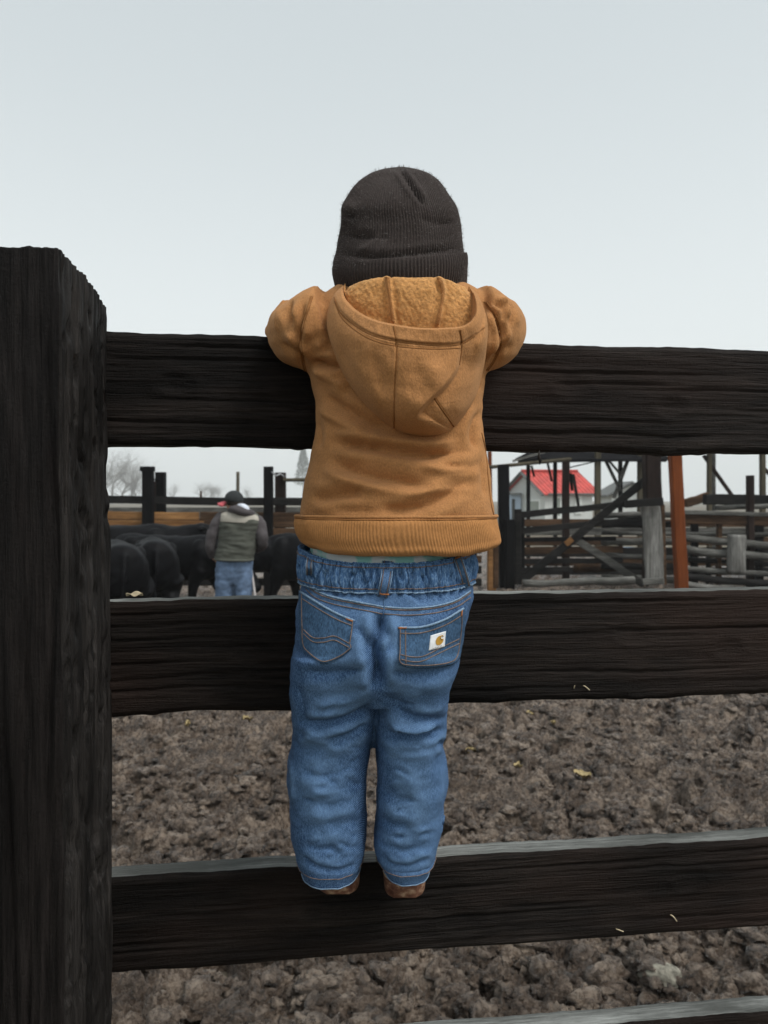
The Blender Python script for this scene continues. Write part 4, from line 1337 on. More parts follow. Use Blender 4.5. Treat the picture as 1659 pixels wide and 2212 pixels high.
# --- body under the clothes: one surface
HEAD = P(866, 548, .99)
bp = [ellipsoid(HEAD, (.070, .080, .085)), ellipsoid(HEAD + [0, .018, -.055], (.058, .062, .05)),
      ellipsoid(HEAD + [0, .088, -.028], (.010, .014, .011)),                       # nose
      tube([HEAD + [0, -.01, -.06], P(866, 680, .975)], [.040, .046], 14),
      sil_loft([(640, 760, 975, .95, 1.02), (700, 705, 1025, .93, 1.035), (850, 705, 1020, .92, 1.035), (1100, 690, 1030, .91, 1.03), (1250, 690, 990, .915, 1.03), (1400, 670, 960, .905, 1.03), (1450, 680, 940, .915, 1.02)], 30, 40),
      tube([P(724, 1400, .965), P(720, 1600, .975), P(712, 1700, .975), P(715, 1868, 1.0)], [.042, .036, .032, .024], 14, 16),
      tube([P(900, 1400, .965), P(880, 1500, .98), P(876, 1600, .98), P(880, 1700, .98), P(880, 1868, 1.0)], [.040, .032, .028, .028, .024], 14, 16)]
for cx in (730, 875):
    f0 = P(cx, 1868, 1.0)
    f0 = f0 + [0, .035, 0]
    bp.append(tube([f0 + [0, -.01, -.005], f0 + [0, .03, -.02], f0 + [0, .09, -.024]], [.02, .022, .016], 10, 8))
for s in (-1, 1):
    bp.append(ellipsoid(HEAD + [s * .073, .0, -.03], (.010, .018, .026)))           # ears
LARM = [P(718, 706, .965), P(662, 720, .985), P(624, 710, 1.04), P(618, 694, 1.09), P(640, 690, 1.122), P(692, 700, 1.15)]
RARM = [P(1014, 704, .968), P(1060, 716, .99), P(1084, 705, 1.055), P(1084, 694, 1.11), P(1064, 690, 1.145), P(1016, 700, 1.17)]
for arm, s in ((LARM, 1), (RARM, -1)):
    bp.append(tube(arm, [.030, .028, .022, .020, .020, .018], 12, 30))
    w = arm[-1]; d = arm[-1] - arm[-2]; d /= np.linalg.norm(d)
    palm = w + d * .028
    bp.append(ellipsoid(palm, (.026, .014, .022)))
    for f_ in range(4):
        a = palm + d * .02 + np.array([0, .004, .017 - .0105 * f_])
        ln = (.030, .034, .032, .025)[f_]
        bp.append(tube([a, a + d * ln * .6 + [0, -.004, -.002], a + d * ln + [0, -.012, -.008]], [.0062, .0058, .0048], 8))
    bp.append(tube([palm + [0, 0, .014], palm + d * .012 + [0, -.010, .028], palm + d * .026 + [0, -.016, .032]], [.0075, .0068, .0055], 8))
V, F = voxel(bp, .005, 3)
body = obj('body', V, F, M['skin'], kid)
for s in (-1, 1):
    V, F = ellipsoid(HEAD + [s * .027, .080, -.004], (.009, .006, .006)); obj('eye', V, F, M['eye'], body)
V, F = tube([HEAD + [-.018, .082, -.062], HEAD + [0, .088, -.064], HEAD + [.018, .082, -.062]], [.002, .004, .002], 8); obj('mouth', V, F, M['lip'], body)

# --- jeans
hips = [(1190, 676, 998, .912, 1.030), (1222, 668, 1006, .904, 1.034), (1258, 652, 1020, .886, 1.042), (1305, 643, 1015, .872, 1.045), (1350, 640, 1004, .866, 1.045),
        (1400, 638, 992, .864, 1.045), (1440, 638, 980, .872, 1.04), (1480, 642, 966, .886, 1.03), (1505, 656, 950, .90, 1.02)]
lleg = [(1400, 634, 822, .868, 1.03), (1450, 629, 819, .876, 1.03), (1500, 630, 815, .890, 1.035), (1540, 634, 811, .900, 1.04), (1590, 633, 803, .908, 1.04), (1630, 627, 798, .912, 1.045), (1670, 625, 795, .914, 1.05),
        (1720, 629, 791, .918, 1.05), (1770, 632, 792, .921, 1.055), (1810, 635, 789, .923, 1.055), (1838, 645, 784, .926, 1.055), (1863, 658, 774, .931, 1.05)]
rleg = [(1400, 815, 992, .868, 1.03), (1450, 818, 980, .876, 1.03), (1500, 819, 966, .890, 1.035), (1540, 813, 964, .900, 1.04), (1575, 811, 960, .906, 1.04), (1605, 813, 953, .908, 1.04), (1640, 812, 966, .912, 1.045), (1675, 813, 966, .914, 1.05),
        (1720, 814, 959, .918, 1.05), (1770, 811, 952, .921, 1.055), (1810, 809, 946, .923, 1.055), (1838, 818, 936, .926, 1.055), (1856, 832, 924, .931, 1.05)]
V, F = voxel([sil_loft(hips, 60, 90, 2.5), sil_loft(lleg, 80, 72, 2.8), sil_loft(rleg, 80, 72, 2.8)], .0030, 3)
N = normals(V, F)
V = smooth_noise(V, N, .0022, (14, 14, 24))
V = smooth_noise(V, N, .0010, (40, 40, 70))
jf = [([(824, 1320), (818, 1365), (806, 1398), (812, 1440), (818, 1490)], 13, -13, .15), ([(820, 1380), (818, 1440), (817, 1490)], 26, -6, .3),
      ([(645, 1446), (700, 1456), (770, 1448), (808, 1430)], 13, -4), ([(826, 1445), (890, 1458), (950, 1450), (990, 1428)], 13, -4),
      ([(806, 1515), (768, 1545), (705, 1564), (640, 1558)], 10, -8), ([(812, 1485), (745, 1510), (665, 1524)], 20, 5), ([(800, 1556), (745, 1590), (690, 1602)], 12, -4.5),
      ([(650, 1582), (690, 1600), (740, 1604)], 14, 3), ([(820, 1574), (862, 1590), (915, 1588), (970, 1568)], 9, -8), ([(845, 1520), (890, 1550), (940, 1556), (980, 1544)], 11, -5.5), ([(830, 1548), (880, 1570), (950, 1566)], 11, 4.5),
      ([(822, 1498), (850, 1516), (905, 1524)], 12, -3.5), ([(940, 1600), (966, 1608), (988, 1598)], 8, -6), ([(826, 1612), (880, 1632), (950, 1622)], 16, 3),
      ([(648, 1662), (690, 1676), (740, 1672)], 12, -3.0), ([(700, 1698), (740, 1704), (786, 1690)], 12, -2.4), ([(655, 1726), (710, 1738), (750, 1730)], 12, -2.0), ([(820, 1700), (870, 1728), (920, 1730)], 16, -2.4),
      ([(690, 1640), (680, 1720), (690, 1790)], 30, 3), ([(880, 1650), (895, 1730), (885, 1800)], 30, 3), ([(700, 1776), (740, 1782), (788, 1768)], 13, -2.2), ([(812, 1764), (850, 1782), (890, 1780)], 14, -2.6),
      ([(648, 1818), (690, 1834), (740, 1830)], 12, -2.6), ([(830, 1824), (880, 1838), (935, 1818)], 12, -2.8), ([(652, 1848), (690, 1874), (735, 1880), (775, 1866)], 6, -2.4, .1), ([(826, 1848), (850, 1866), (885, 1870), (928, 1850)], 6, -2.4, .1),
      # seat
      ([(668, 1262), (690, 1284), (740, 1296), (810, 1308)], 7, 2.5), ([(870, 1312), (930, 1308), (1000, 1290)], 7, 2.5), ([(700, 1262), (720, 1280), (745, 1290)], 5, -2.5), ([(880, 1276), (900, 1292), (915, 1302)], 5, -2.5),
      ([(940, 1272), (950, 1290), (955, 1302)], 5, -2.2), ([(770, 1278), (778, 1292), (790, 1302)], 4, -2), ([(770, 1350), (790, 1380), (800, 1410)], 10, -5), ([(836, 1350), (842, 1390), (830, 1420)], 10, -4),
      *[([(x_, 1258), (x_ + 3 * math.sin(x_), 1272), (x_ + 6 * math.sin(x_ * 3), 1290)], 5, -2.2 - math.sin(x_ * 7)) for x_ in range(690, 1000, 19)], ([(640, 1470), (655, 1540), (650, 1600)], 9, -2.5), ([(975, 1650), (972, 1700), (962, 1750)], 7, -2.5), ([(628, 1640), (634, 1690), (634, 1740)], 7, 3)]
wear = np.zeros(len(V))
V = folds(V, N, [(f_[0], f_[1], f_[2] * 1.08) + tuple(f_[3:]) for f_ in jf], True, wear)
jr = np.random.default_rng(21)
small = []
for i in range(46):
    left = i % 2
    x0 = jr.uniform(640, 740) if left else jr.uniform(815, 900)
    y0 = jr.uniform(1490, 1840)
    L_ = jr.uniform(25, 70); a_ = jr.uniform(-.45, .35)
    small.append(([(x0, y0), (x0 + L_ * .5, y0 + L_ * a_ * .5 + 4), (x0 + L_, y0 + L_ * a_)], jr.uniform(5, 12), jr.choice([-1, 1]) * jr.uniform(.4, 1.1), .45))
for i in range(60):          # short hard creases, bunched behind the knees and above the boots
    lo_, hi_ = ((1540, 1620), (1640, 1760), (1800, 1850))[i % 3]
    x0 = jr.uniform(640, 760) if jr.random() < .5 else jr.uniform(815, 920)
    y0 = jr.uniform(lo_, hi_); L_ = jr.uniform(18, 48); a_ = jr.uniform(-.7, .7)
    small.append(([(x0, y0), (x0 + L_ * .5, y0 + L_ * a_ * .5 + jr.uniform(-4, 6)), (x0 + L_, y0 + L_ * a_)], jr.uniform(3.5, 6.5), -jr.uniform(.9, 2.2), .4))
V = folds(V, normals(V, F), small, True, wear)
jeans = obj('jeans', V, F, M['denim'], kid)
Vj, Fj = V, F
at_ = jeans.data.attributes.new('wear', 'FLOAT', 'POINT')
Qj = pix(V)
broad = np.exp(-((Qj[:, 0] - 708) / 46) ** 2) * np.exp(-((Qj[:, 1] - 1720) / 120) ** 2) + np.exp(-((Qj[:, 0] - 885) / 44) ** 2) * np.exp(-((Qj[:, 1] - 1700) / 130) ** 2) + .7 * np.exp(-((Qj[:, 0] - 830) / 120) ** 2) * np.exp(-((Qj[:, 1] - 1330) / 40) ** 2)
at_.data.foreach_set('value', np.clip(np.clip(wear, 0, 3) / 2.4 + .35 * broad * (1 + .6 * noise3(V * 30)), 0, 1).astype(np.float32))
jb = bvh_of(V, F)

# gathered elastic waistband
n, nr = 640, 16
tt = np.linspace(0, 2 * np.pi, n, endpoint=False)
gn = noise3(np.stack([np.cos(tt) * 13, np.sin(tt) * 13, tt * 0], 1)) + .7 * noise3(np.stack([np.cos(tt) * 27 + 7, np.sin(tt) * 27, tt * 0], 1))
rings = []
for i in range(nr):
    f_ = i / (nr - 1)
    py = 1206 + 58 * f_
    xl, xr = 655 - 8 * f_ , 1012 + 12 * f_
    yb, yf = .886 - .006 * f_, 1.042
    yc = (yb + yf) / 2
    zc = CAM_H - (py - HY) * yc / FPX
    R = se_ring(((xl + xr) / 2 - HX) * yc / FPX, yc, zc, (xr - xl) / 2 * yc / FPX, (yf - yb) / 2, n, 2.5)
    c = np.array([((xl + xr) / 2 - HX) * yc / FPX, yc])
    dr = R[:, :2] - c; dr /= np.linalg.norm(dr, axis=1)[:, None]
    g2 = noise3(np.stack([np.cos(tt) * 13 + .25 * f_, np.sin(tt) * 13, np.full(n, f_ * .9)], 1)) + .6 * noise3(np.stack([np.cos(tt) * 30, np.sin(tt) * 30, np.full(n, f_ * 1.3 + 4)], 1))
    env = .35 + .65 * math.sin(math.pi * min(1, max(0, f_)))
    g3 = np.abs(g2)
    R[:, :2] += dr * (.0046 * (1 - f_ ** 2) - .0085 * np.exp(-(g2 / .16) ** 2) * env + .0030 * g2 * env + .0022 * (1 - (2 * f_ - 1) ** 2))[:, None]
    # dips at the middle of the back, rides up at the hips
    R[:, 2] += .015 * (1 - f_ * .6) * np.abs(np.cos(tt)) ** 2.5 + .0012 * g2 * (1 if i in (0, 1, nr - 2, nr - 1) else .3)
    rings.append(R)
inner = []
for R in (rings[0],):
    c = R.mean(0)
    q = R.copy(); q[:, :2] = c[:2] + (R[:, :2] - c[:2]) * .965
    inner.append(q)
    q2 = q.copy(); q2[:, 2] -= .02; inner.insert(0, q2)
V, F = ring_stack(inner + rings, False)
band = obj('waistband', V, F, M['denim_band'], jeans)
Vw, Fw = V, F
wb = bvh_of(V, F)
allb = lambda *bs: bs
# seam cord at the band's lower edge and its stitching
def ringpath(R, lift=0.0):
    c = R.mean(0)
    q = R.copy(); d_ = q[:, :2] - c[:2]; d_ /= np.linalg.norm(d_, axis=1)[:, None]
    q[:, :2] += d_ * lift
    return q
for R, r_, mt, nm in ((rings[-1], .0011, M['denim_pale'], 'band_edge'), (rings[0], .0011, M['denim_band'], 'band_edge'), (rings[2], .0006, M['thread'], 'stitching'), (rings[-3], .0006, M['thread'], 'stitching')):
    q = ringpath(R, .0008)
    q = np.vstack([q, q[:1]])
    Vt, Ft = tube(q, r_, 5, None, 1, False)
    obj(nm, Vt, Ft, mt, jeans)

def strip(bv, pts, wpx, off, thick, name, mat):
    pts = resample(pts, 14)
    T = np.gradient(pts, axis=0); T /= np.linalg.norm(T, axis=1)[:, None]
    Nn = np.stack([-T[:, 1], T[:, 0]], 1) * wpx / 2
    a, b = pts + Nn, pts - Nn
    out = ([a[0], b[0]], b, [a[-1], b[-1]], a)
    u_ = np.linspace(0, 1, 7)
    G = a[:, None] * (1 - u_)[None, :, None] + b[:, None] * u_[None, :, None]
    dep = np.array([[(lambda h: h[1] if h is not None else np.nan)(cast(bv, *q)[0]) for q in r] for r in G])
    tp = np.linspace(0, 1, 14)
    dep = np.polyval(np.polyfit(tp, np.nanmean(dep, 1), 2), tp)[:, None] + (.0015 * (u_ - .5) ** 2 * 4)[None]
    # the strap bridges the gathers and is tacked down at both ends
    top = np.stack([P(q[0], q[1], d_ - .0065) for r, dr_ in zip(G, dep) for q, d_ in zip(r, dr_)])
    bot = top + [0, .008, 0]
    V = np.vstack([top, bot]); F = grid_faces(14, 7).tolist(); F = F + [[q + 98 for q in f[::-1]] for f in F]
    bd = np.concatenate([np.arange(7), np.arange(13, 98, 7), np.arange(96, 90, -1), np.arange(84, 0, -7)])
    F += [[int(bd[k_]), int(bd[(k_ + 1) % len(bd)]), int(bd[(k_ + 1) % len(bd)]) + 98, int(bd[k_]) + 98] for k_ in range(len(bd))]
    o = obj(name, V, F, mat, jeans)
    tg = top.reshape(14, 7, 3)
    for c_, mt in ((0, M['denim_pale']), (6, M['denim_pale']), (1, M['thread']), (5, M['thread'])):
        Vt, Ft = tube(tg[:, c_] - [0, .0003, 0], .0006, 5)
        obj('loop_edge', Vt, Ft, mt, jeans)
    return o
Vb_, Fb_ = join([(Vj, Fj.tolist() if isinstance(Fj, np.ndarray) else Fj), (Vw, Fw)])
jwb = BVHTree.FromPolygons(Vb_.tolist(), Fb_)
strip(jwb, [(839, 1208), (834, 1250), (826, 1290)], 23, .0035, .0012, 'belt_loop', M['denim'])
strip(jwb, [(988, 1203), (1000, 1238), (1008, 1268)], 17, .004, .0012, 'belt_loop', M['denim_pocket'])
strip(jwb, [(676, 1192), (668, 1214), (668, 1244)], 13, .005, .0012, 'belt_loop', M['denim_pocket'])
# bar tacks on the loops
for a, b in (((830, 1212), (850, 1213)), ((818, 1283), (835, 1285)), ((984, 1206), (996, 1204))):
    seam(jwb, [a, b], .0011, M['thread_orange'], jeans, 'bar_tack', .006, 8)
# yoke seams, centre seam
for dy, mt, r_ in ((0, M['denim_pale'], .0011), (4, M['thread'], .0007), (15, M['thread'], .0007)):
    seam(jb, [(661, 1258 + dy), (682, 1276 + dy), (720, 1290 + dy), (780, 1302 + dy), (828, 1311 + dy)], r_, mt, jeans, 'stitching', .0004, 60)
    seam(jb, [(830, 1311 + dy), (880, 1314 + dy), (940, 1309 + dy), (985, 1296 + dy), (1016, 1276 + dy)], r_, mt, jeans, 'stitching', .0004, 60)
seam(jb, [(830, 1292), (829, 1318), (822, 1352), (812, 1384), (807, 1400)], .0009, M['denim'], jeans, 'seam', .0003, 40)
seam(jb, [(972, 1640), (977, 1665), (972, 1700), (962, 1740), (956, 1780)], .0012, M['denim'], jeans, 'seam', .0006, 40)
# hems
for leg in (lleg, rleg):
    end = leg[-1]; pre = leg[-2]
    hrng = np.random.default_rng(int(end[1]))
    nh = 120
    th_ = np.linspace(0, 2 * np.pi, nh, endpoint=False)
    wob = .0016 * noise3(np.stack([np.cos(th_) * 2.2 + end[1], np.sin(th_) * 2.2, th_ * 0], 1))
    hr_ = []
    for f_ in np.linspace(0, 1, 9):
        py = end[0] - 26 + 30 * f_
        q_ = np.clip((py - pre[0]) / (end[0] - pre[0]), 0, 1.0)
        xl = pre[1] + (end[1] - pre[1]) * q_ - 1.5; xr = pre[2] + (end[2] - pre[2]) * q_ + 1.5
        yb = pre[3] + (end[3] - pre[3]) * q_ - .0022; yf = pre[4] + (end[4] - pre[4]) * q_ + .002
        yc = (yb + yf) / 2
        R = se_ring(((xl + xr) / 2 - HX) * yc / FPX, yc, CAM_H - (py - HY) * yc / FPX, (xr - xl) / 2 * yc / FPX, (yf - yb) / 2, nh, 2.7)
        c2 = R.mean(0)[:2]; dr_ = R[:, :2] - c2; dr_ /= np.linalg.norm(dr_, axis=1)[:, None]
        R[:, :2] += dr_ * (wob + .0007 * noise3(np.stack([np.cos(th_) * 11, np.sin(th_) * 11, np.full(nh, f_ * .6)], 1)) + (.0008 if f_ > .2 else 0))[:, None]
        R[:, 2] += .0012 * noise3(np.stack([np.cos(th_) * 3 + 4, np.sin(th_) * 3, th_ * 0], 1))
        hr_.append(R)
    c2 = hr_[-1].mean(0); q_ = hr_[-1].copy(); q_[:, :2] = c2[:2] + (q_[:, :2] - c2[:2]) * .95; q3 = q_.copy(); q3[:, 2] += .02
    Vh_, Fh_ = ring_stack(hr_ + [q_, q3], False)
    obj('hem', Vh_, Fh_, M['denim'], jeans)
    for R, r_, mt, nm in ((hr_[-1], .0007, M['denim_pale'], 'hem_edge'), (hr_[2], .0005, M['thread'], 'stitching')):
        q_ = ringpath(R, .0005); q_ = np.vstack([q_, q_[:1]])
        Vt, Ft = tube(q_, r_, 5, None, 1, False)
        obj(nm, Vt, Ft, mt, jeans)
# pockets
pk1 = ([(649, 1276), (690, 1302), (730, 1324), (765, 1338)], [(765, 1338), (762, 1368), (758, 1392), (760, 1402)], [(652, 1392), (664, 1412), (696, 1433), (734, 1422), (760, 1402)], [(649, 1276), (649, 1310), (650, 1350), (652, 1392)])
pk2 = ([(861, 1353), (910, 1352), (960, 1336), (1001, 1312)], [(1001, 1312), (1001, 1345), (997, 1385), (990, 1422)], [(861, 1432), (884, 1440), (930, 1440), (972, 1434), (990, 1422)], [(861, 1353), (861, 1380), (861, 1405), (861, 1432)])
pks = []
for out in (pk1, pk2):
    V, F = patch(jb, out, .0006, .0018, 40, 34)
    V[:40 * 34] += .0006 * noise3(V[:40 * 34] * 60)[:, None] * np.array([0, -1, 0])
    pks.append(obj('pocket', V, F, M['denim_pocket'], jeans))
    pb_ = bvh_of(V, F)
    top = resample(out[0], 30)
    seam(pb_, top + [0, 2.5], .0015, M['denim_pale'], jeans, 'pocket_edge', .0002, 40)
    seam(pb_, top[1:-1] + [0, 15], .0007, M['thread'], jeans, 'stitching', .0002, 40)
    c_ = (np.vstack(out)).mean(0)
    ins = lambda pts, k_: [tuple(np.asarray(q) * k_ + c_ * (1 - k_)) for q in pts]
    seam(pb_, ins(list(out[3]) , .95) + ins(list(out[2])[1:], .94) + ins(list(out[1])[::-1][1:], .95), .0007, M['thread'], jeans, 'stitching', .0002, 80)
    if out is pk1:
        for dy in (0, 9):
            seam(pb_, [(656, 1360 + dy), (676, 1377 + dy), (700, 1378 + dy), (722, 1374 + dy), (745, 1385 + dy), (754, 1390 + dy)], .0007, M['thread'], jeans, 'stitching', .0002, 50)
        seam(pb_, [(748, 1336), (762, 1342)], .0012, M['thread_orange'], jeans, 'bar_tack', .0006, 8)
    else:
        for dy in (0, 10):
            seam(pb_, [(866, 1414 + dy), (890, 1419 + dy), (915, 1417 + dy), (950, 1400 + dy), (992, 1380 + dy)], .0007, M['thread'], jeans, 'stitching', .0002, 50)
        seam(pb_, [(876, 1362), (876, 1400), (877, 1432)], .0007, M['thread'], jeans, 'stitching', .0002, 30)
        seam(pb_, [(862, 1357), (878, 1356)], .0012, M['thread_orange'], jeans, 'bar_tack', .0006, 8)
        seam(pb_, [(997, 1318), (996, 1330)], .0012, M['thread_orange'], jeans, 'bar_tack', .0006, 8)
        # sewn white label with the gold mark
        lab = ([(930, 1373), (946, 1368), (962, 1363.5)], [(962, 1363.5), (960.5, 1380), (959, 1396.5)], [(926, 1405), (942, 1401), (959, 1396.5)], [(930, 1373), (928, 1389), (926, 1405)])
        Vl, Fl = patch(pb_, lab, .0006, .0006, 14, 14)
        obj('brand_label', Vl, Fl, M['label'], jeans)
        lb_ = bvh_of(Vl, Fl)
        def shape(pts, mat, name, lift):
            """flat print on the label"""
            ring_ = [cast(lb_, *q) for q in pts]
            ring_ = [p + (n_ if n_[1] < 0 else -n_) * lift for p, n_ in ring_ if p is not None]
            c0 = np.mean(ring_, 0)
            return obj(name, [c0] + ring_, [[0, 1 + i_, 1 + (i_ + 1) % len(ring_)] for i_ in range(len(ring_))], mat, jeans, False)
        # rounded drop with a curling tail cut out of it
        drop = resample([(944.0, 1377.5), (940.8, 1384), (941.6, 1391), (946, 1393.6), (952, 1391.5), (956.5, 1386), (957.3, 1381.5), (953.6, 1382.6), (950.4, 1381), (950.2, 1376.5), (952.8, 1373.2), (948.6, 1373.6), (944.4, 1377)], 48)
        shape(drop, M['label_gold'], 'brand_mark', .0005)
        curl = [cast(lb_, *q) for q in resample([(957.2, 1374.0), (954.6, 1372.6), (951.6, 1374.8), (951.2, 1378.6), (953.6, 1381.2), (957.0, 1380.2)], 16)]
        curl = np.array([p + (n_ if n_[1] < 0 else -n_) * .0006 for p, n_ in curl if p is not None])
        Vq, Fq = tube(curl, .0006, 5); obj('brand_mark', Vq, Fq, M['label_gold'], jeans)
        # the word under the mark
        cu = bpy.data.curves.new('brand_word', 'FONT'); cu.body = 'carhartt'; cu.size = 1.0; cu.align_x = 'CENTER'
        to = bpy.data.objects.new('brand_word', cu); COL.objects.link(to)
        dg = bpy.context.evaluated_depsgraph_get(); ev = to.evaluated_get(dg); em = ev.to_mesh()
        TV = np.array([v.co[:] for v in em.vertices]); TF = [list(p.vertices) for p in em.polygons]
        ev.to_mesh_clear(); bpy.data.objects.remove(to)
        TV[:, 0] /= (TV[:, 0].max() - TV[:, 0].min())
        pts = []
        for x_, y_, _ in TV:
            q = (942.0 + 24 * x_ + .8 * y_, 1399.6 - 8.2 * x_ - 4.2 * y_)
            p, n_ = cast(lb_, *q)
            if p is None: p, n_ = P(q[0], q[1], .875), np.array([0, -1.0, 0])
            pts.append(p + (n_ if n_[1] < 0 else -n_) * .0006)
        obj('brand_word', pts, TF, M['label_grey'], jeans, False)

# --- nappy edge above the waistband
rings = []
for i in range(8):
    f_ = i / 7
    py = 1178 + 60 * f_
    xl, xr = 672 - 6 * f_, 1000 + 4 * f_
    yb, yf = .895, 1.03
    yc = (yb + yf) / 2
    R = se_ring(((xl + xr) / 2 - HX) * yc / FPX, yc, CAM_H - (py - HY) * yc / FPX, (xr - xl) / 2 * yc / FPX, (yf - yb) / 2, 120, 2.4)
    a_ = np.linspace(0, 2 * np.pi, 120, endpoint=False)
    R[:, 1] += .0015 * np.sin(a_ * 17) * f_
    rings.append(R)
V, F = ring_stack(rings, False)
obj('diaper', V, F, M['diaper'], kid)

# --- boots: toes on the rail, heels hanging over
def boot(x0, x1, heel_y, z0, yaw):
    cx = ((x0 + x1) / 2 - HX) * heel_y / FPX
    w = (x1 - x0) / 2 * heel_y / FPX
    ln = .145
    def ring(y, hw, zb, zt, n=24):
        a = np.linspace(0, 2 * np.pi, n, endpoint=False)
        c, s = np.cos(a), np.sin(a)
        return np.stack([cx + hw * np.sign(c) * np.abs(c) ** .7 + yaw * (y - heel_y), np.full(n, y), (zb + zt) / 2 + (zt - zb) / 2 * np.sign(s) * np.abs(s) ** .8], 1)
    up = [ring(heel_y + .004 + ln * f_, w * k_, z0 + .016, z0 + h_) for f_, k_, h_ in ((0, .72, .045), (.04, .88, .06), (.15, .95, .075), (.35, .95, .08), (.55, .98, .066), (.75, 1.0, .054), (.9, .85, .045), (.98, .5, .034))]
    sh = tube([[cx, heel_y + .052, z0 + .05], [cx, heel_y + .048, z0 + .09], [cx, heel_y + .05, z0 + .14]], [w * 1.0, w * 1.0, w * 1.08], 20, 8)
    V, F = voxel([ring_stack(up), sh], .0035, 3)
    b = obj('boot', V, F, M['boot'], kid)
    # outsole follows the outline; stacked heel below its back third
    def outline(f0, f1, grow, n=40):
        pts = []
        prof = interp_rows([(0, .55), (.05, .80), (.15, .97), (.35, .95), (.55, .95), (.75, 1.02), (.9, .88), (1.0, .40)], 0, 40)
        f = np.linspace(f0, f1, n)
        hw = np.interp(f, prof[:, 0], prof[:, 1]) * w * grow
        y = heel_y + ln * f
        L_ = np.stack([cx - hw + yaw * (y - heel_y), y], 1); R_ = np.stack([cx + hw + yaw * (y - heel_y), y], 1)
        return np.vstack([L_, R_[::-1]])
    def slab(o2, za, zb, name, mat, taper=1.0):
        c = o2.mean(0)
        rs = []
        for z_, k_ in ((za, taper * .97), (za + .0015, taper), (zb - .0015, 1.0), (zb, .985)):
            rs.append(np.hstack([c + (o2 - c) * k_, np.full((len(o2), 1), z_)]))
        V, F = ring_stack(rs)
        return obj(name, V, F, mat, b)
    slab(outline(.0, 1, 1.07), z0 + .013, z0 + .0185, 'welt', M['welt'])
    slab(outline(.3, 1, 1.03), z0, z0 + .013, 'sole', M['heel'])
    slab(outline(-.005, .33, 1.05), z0 - .007, z0 + .013, 'heel', M['heel'], .95)
    # heel counter and pull stitching
    Vt, Ft = tube([[cx - w * .9, heel_y + .030, z0 + .022], [cx - w * .6, heel_y + .004, z0 + .021], [cx, heel_y - .0005, z0 + .021], [cx + w * .6, heel_y + .004, z0 + .021], [cx + w * .9, heel_y + .030, z0 + .022]], .0013, 6, 30)
    obj('stitching', Vt, Ft, M['welt'], b)
boot(829, 920, .965, 1.2075, .02)
boot(684, 776, .974, 1.2075, -.03)

# --- hoodie: torso and sleeves in one surface
torso = [(608, 800, 950, .945, 1.03), (622, 745, 1000, .925, 1.04), (640, 705, 1036, .912, 1.048), (665, 684, 1052, .905, 1.052), (700, 672, 1060, .900, 1.056), (760, 664, 1056, .896, 1.058), (815, 668, 1048, .894, 1.058), (880, 680, 1040, .892, 1.056),
         (950, 678, 1045, .890, 1.056), (1000, 668, 1052, .887, 1.056), (1060, 655, 1060, .880, 1.056), (1118, 645, 1068, .874, 1.056), (1150, 650, 1066, .876, 1.05)]
LA = [P(718, 706, .955), P(690, 716, .960), P(660, 720, .978), P(634, 717, 1.01), P(620, 706, 1.05), P(618, 694, 1.09), P(640, 690, 1.122), P(678, 698, 1.146)]
RA = [P(1014, 704, .958), P(1038, 714, .965), P(1062, 716, .985), P(1080, 712, 1.025), P(1086, 702, 1.068), P(1084, 694, 1.11), P(1064, 690, 1.145), P(1030, 698, 1.166)]
rad = [.054, .053, .0465, .035, .025, .024, .026, .026]
LE = tube([P(640, 706, 1.0), P(606, 713, 1.03), P(578, 717, 1.045)], [.038, .022, .007], 16, 14)
RE = tube([P(1066, 704, 1.01), P(1100, 711, 1.05), P(1126, 715, 1.065)], [.038, .022, .007], 16, 14)
V, F = voxel([sil_loft(torso, 90, 90, 2.4), tube(LA, rad, 24, 60), tube(RA, rad, 24, 60), LE, RE], .0034, 7)
N = normals(V, F)
V = smooth_noise(V, N, .0028, (9, 9, 15))
V = smooth_noise(V, N, .0008, (34, 34, 50))
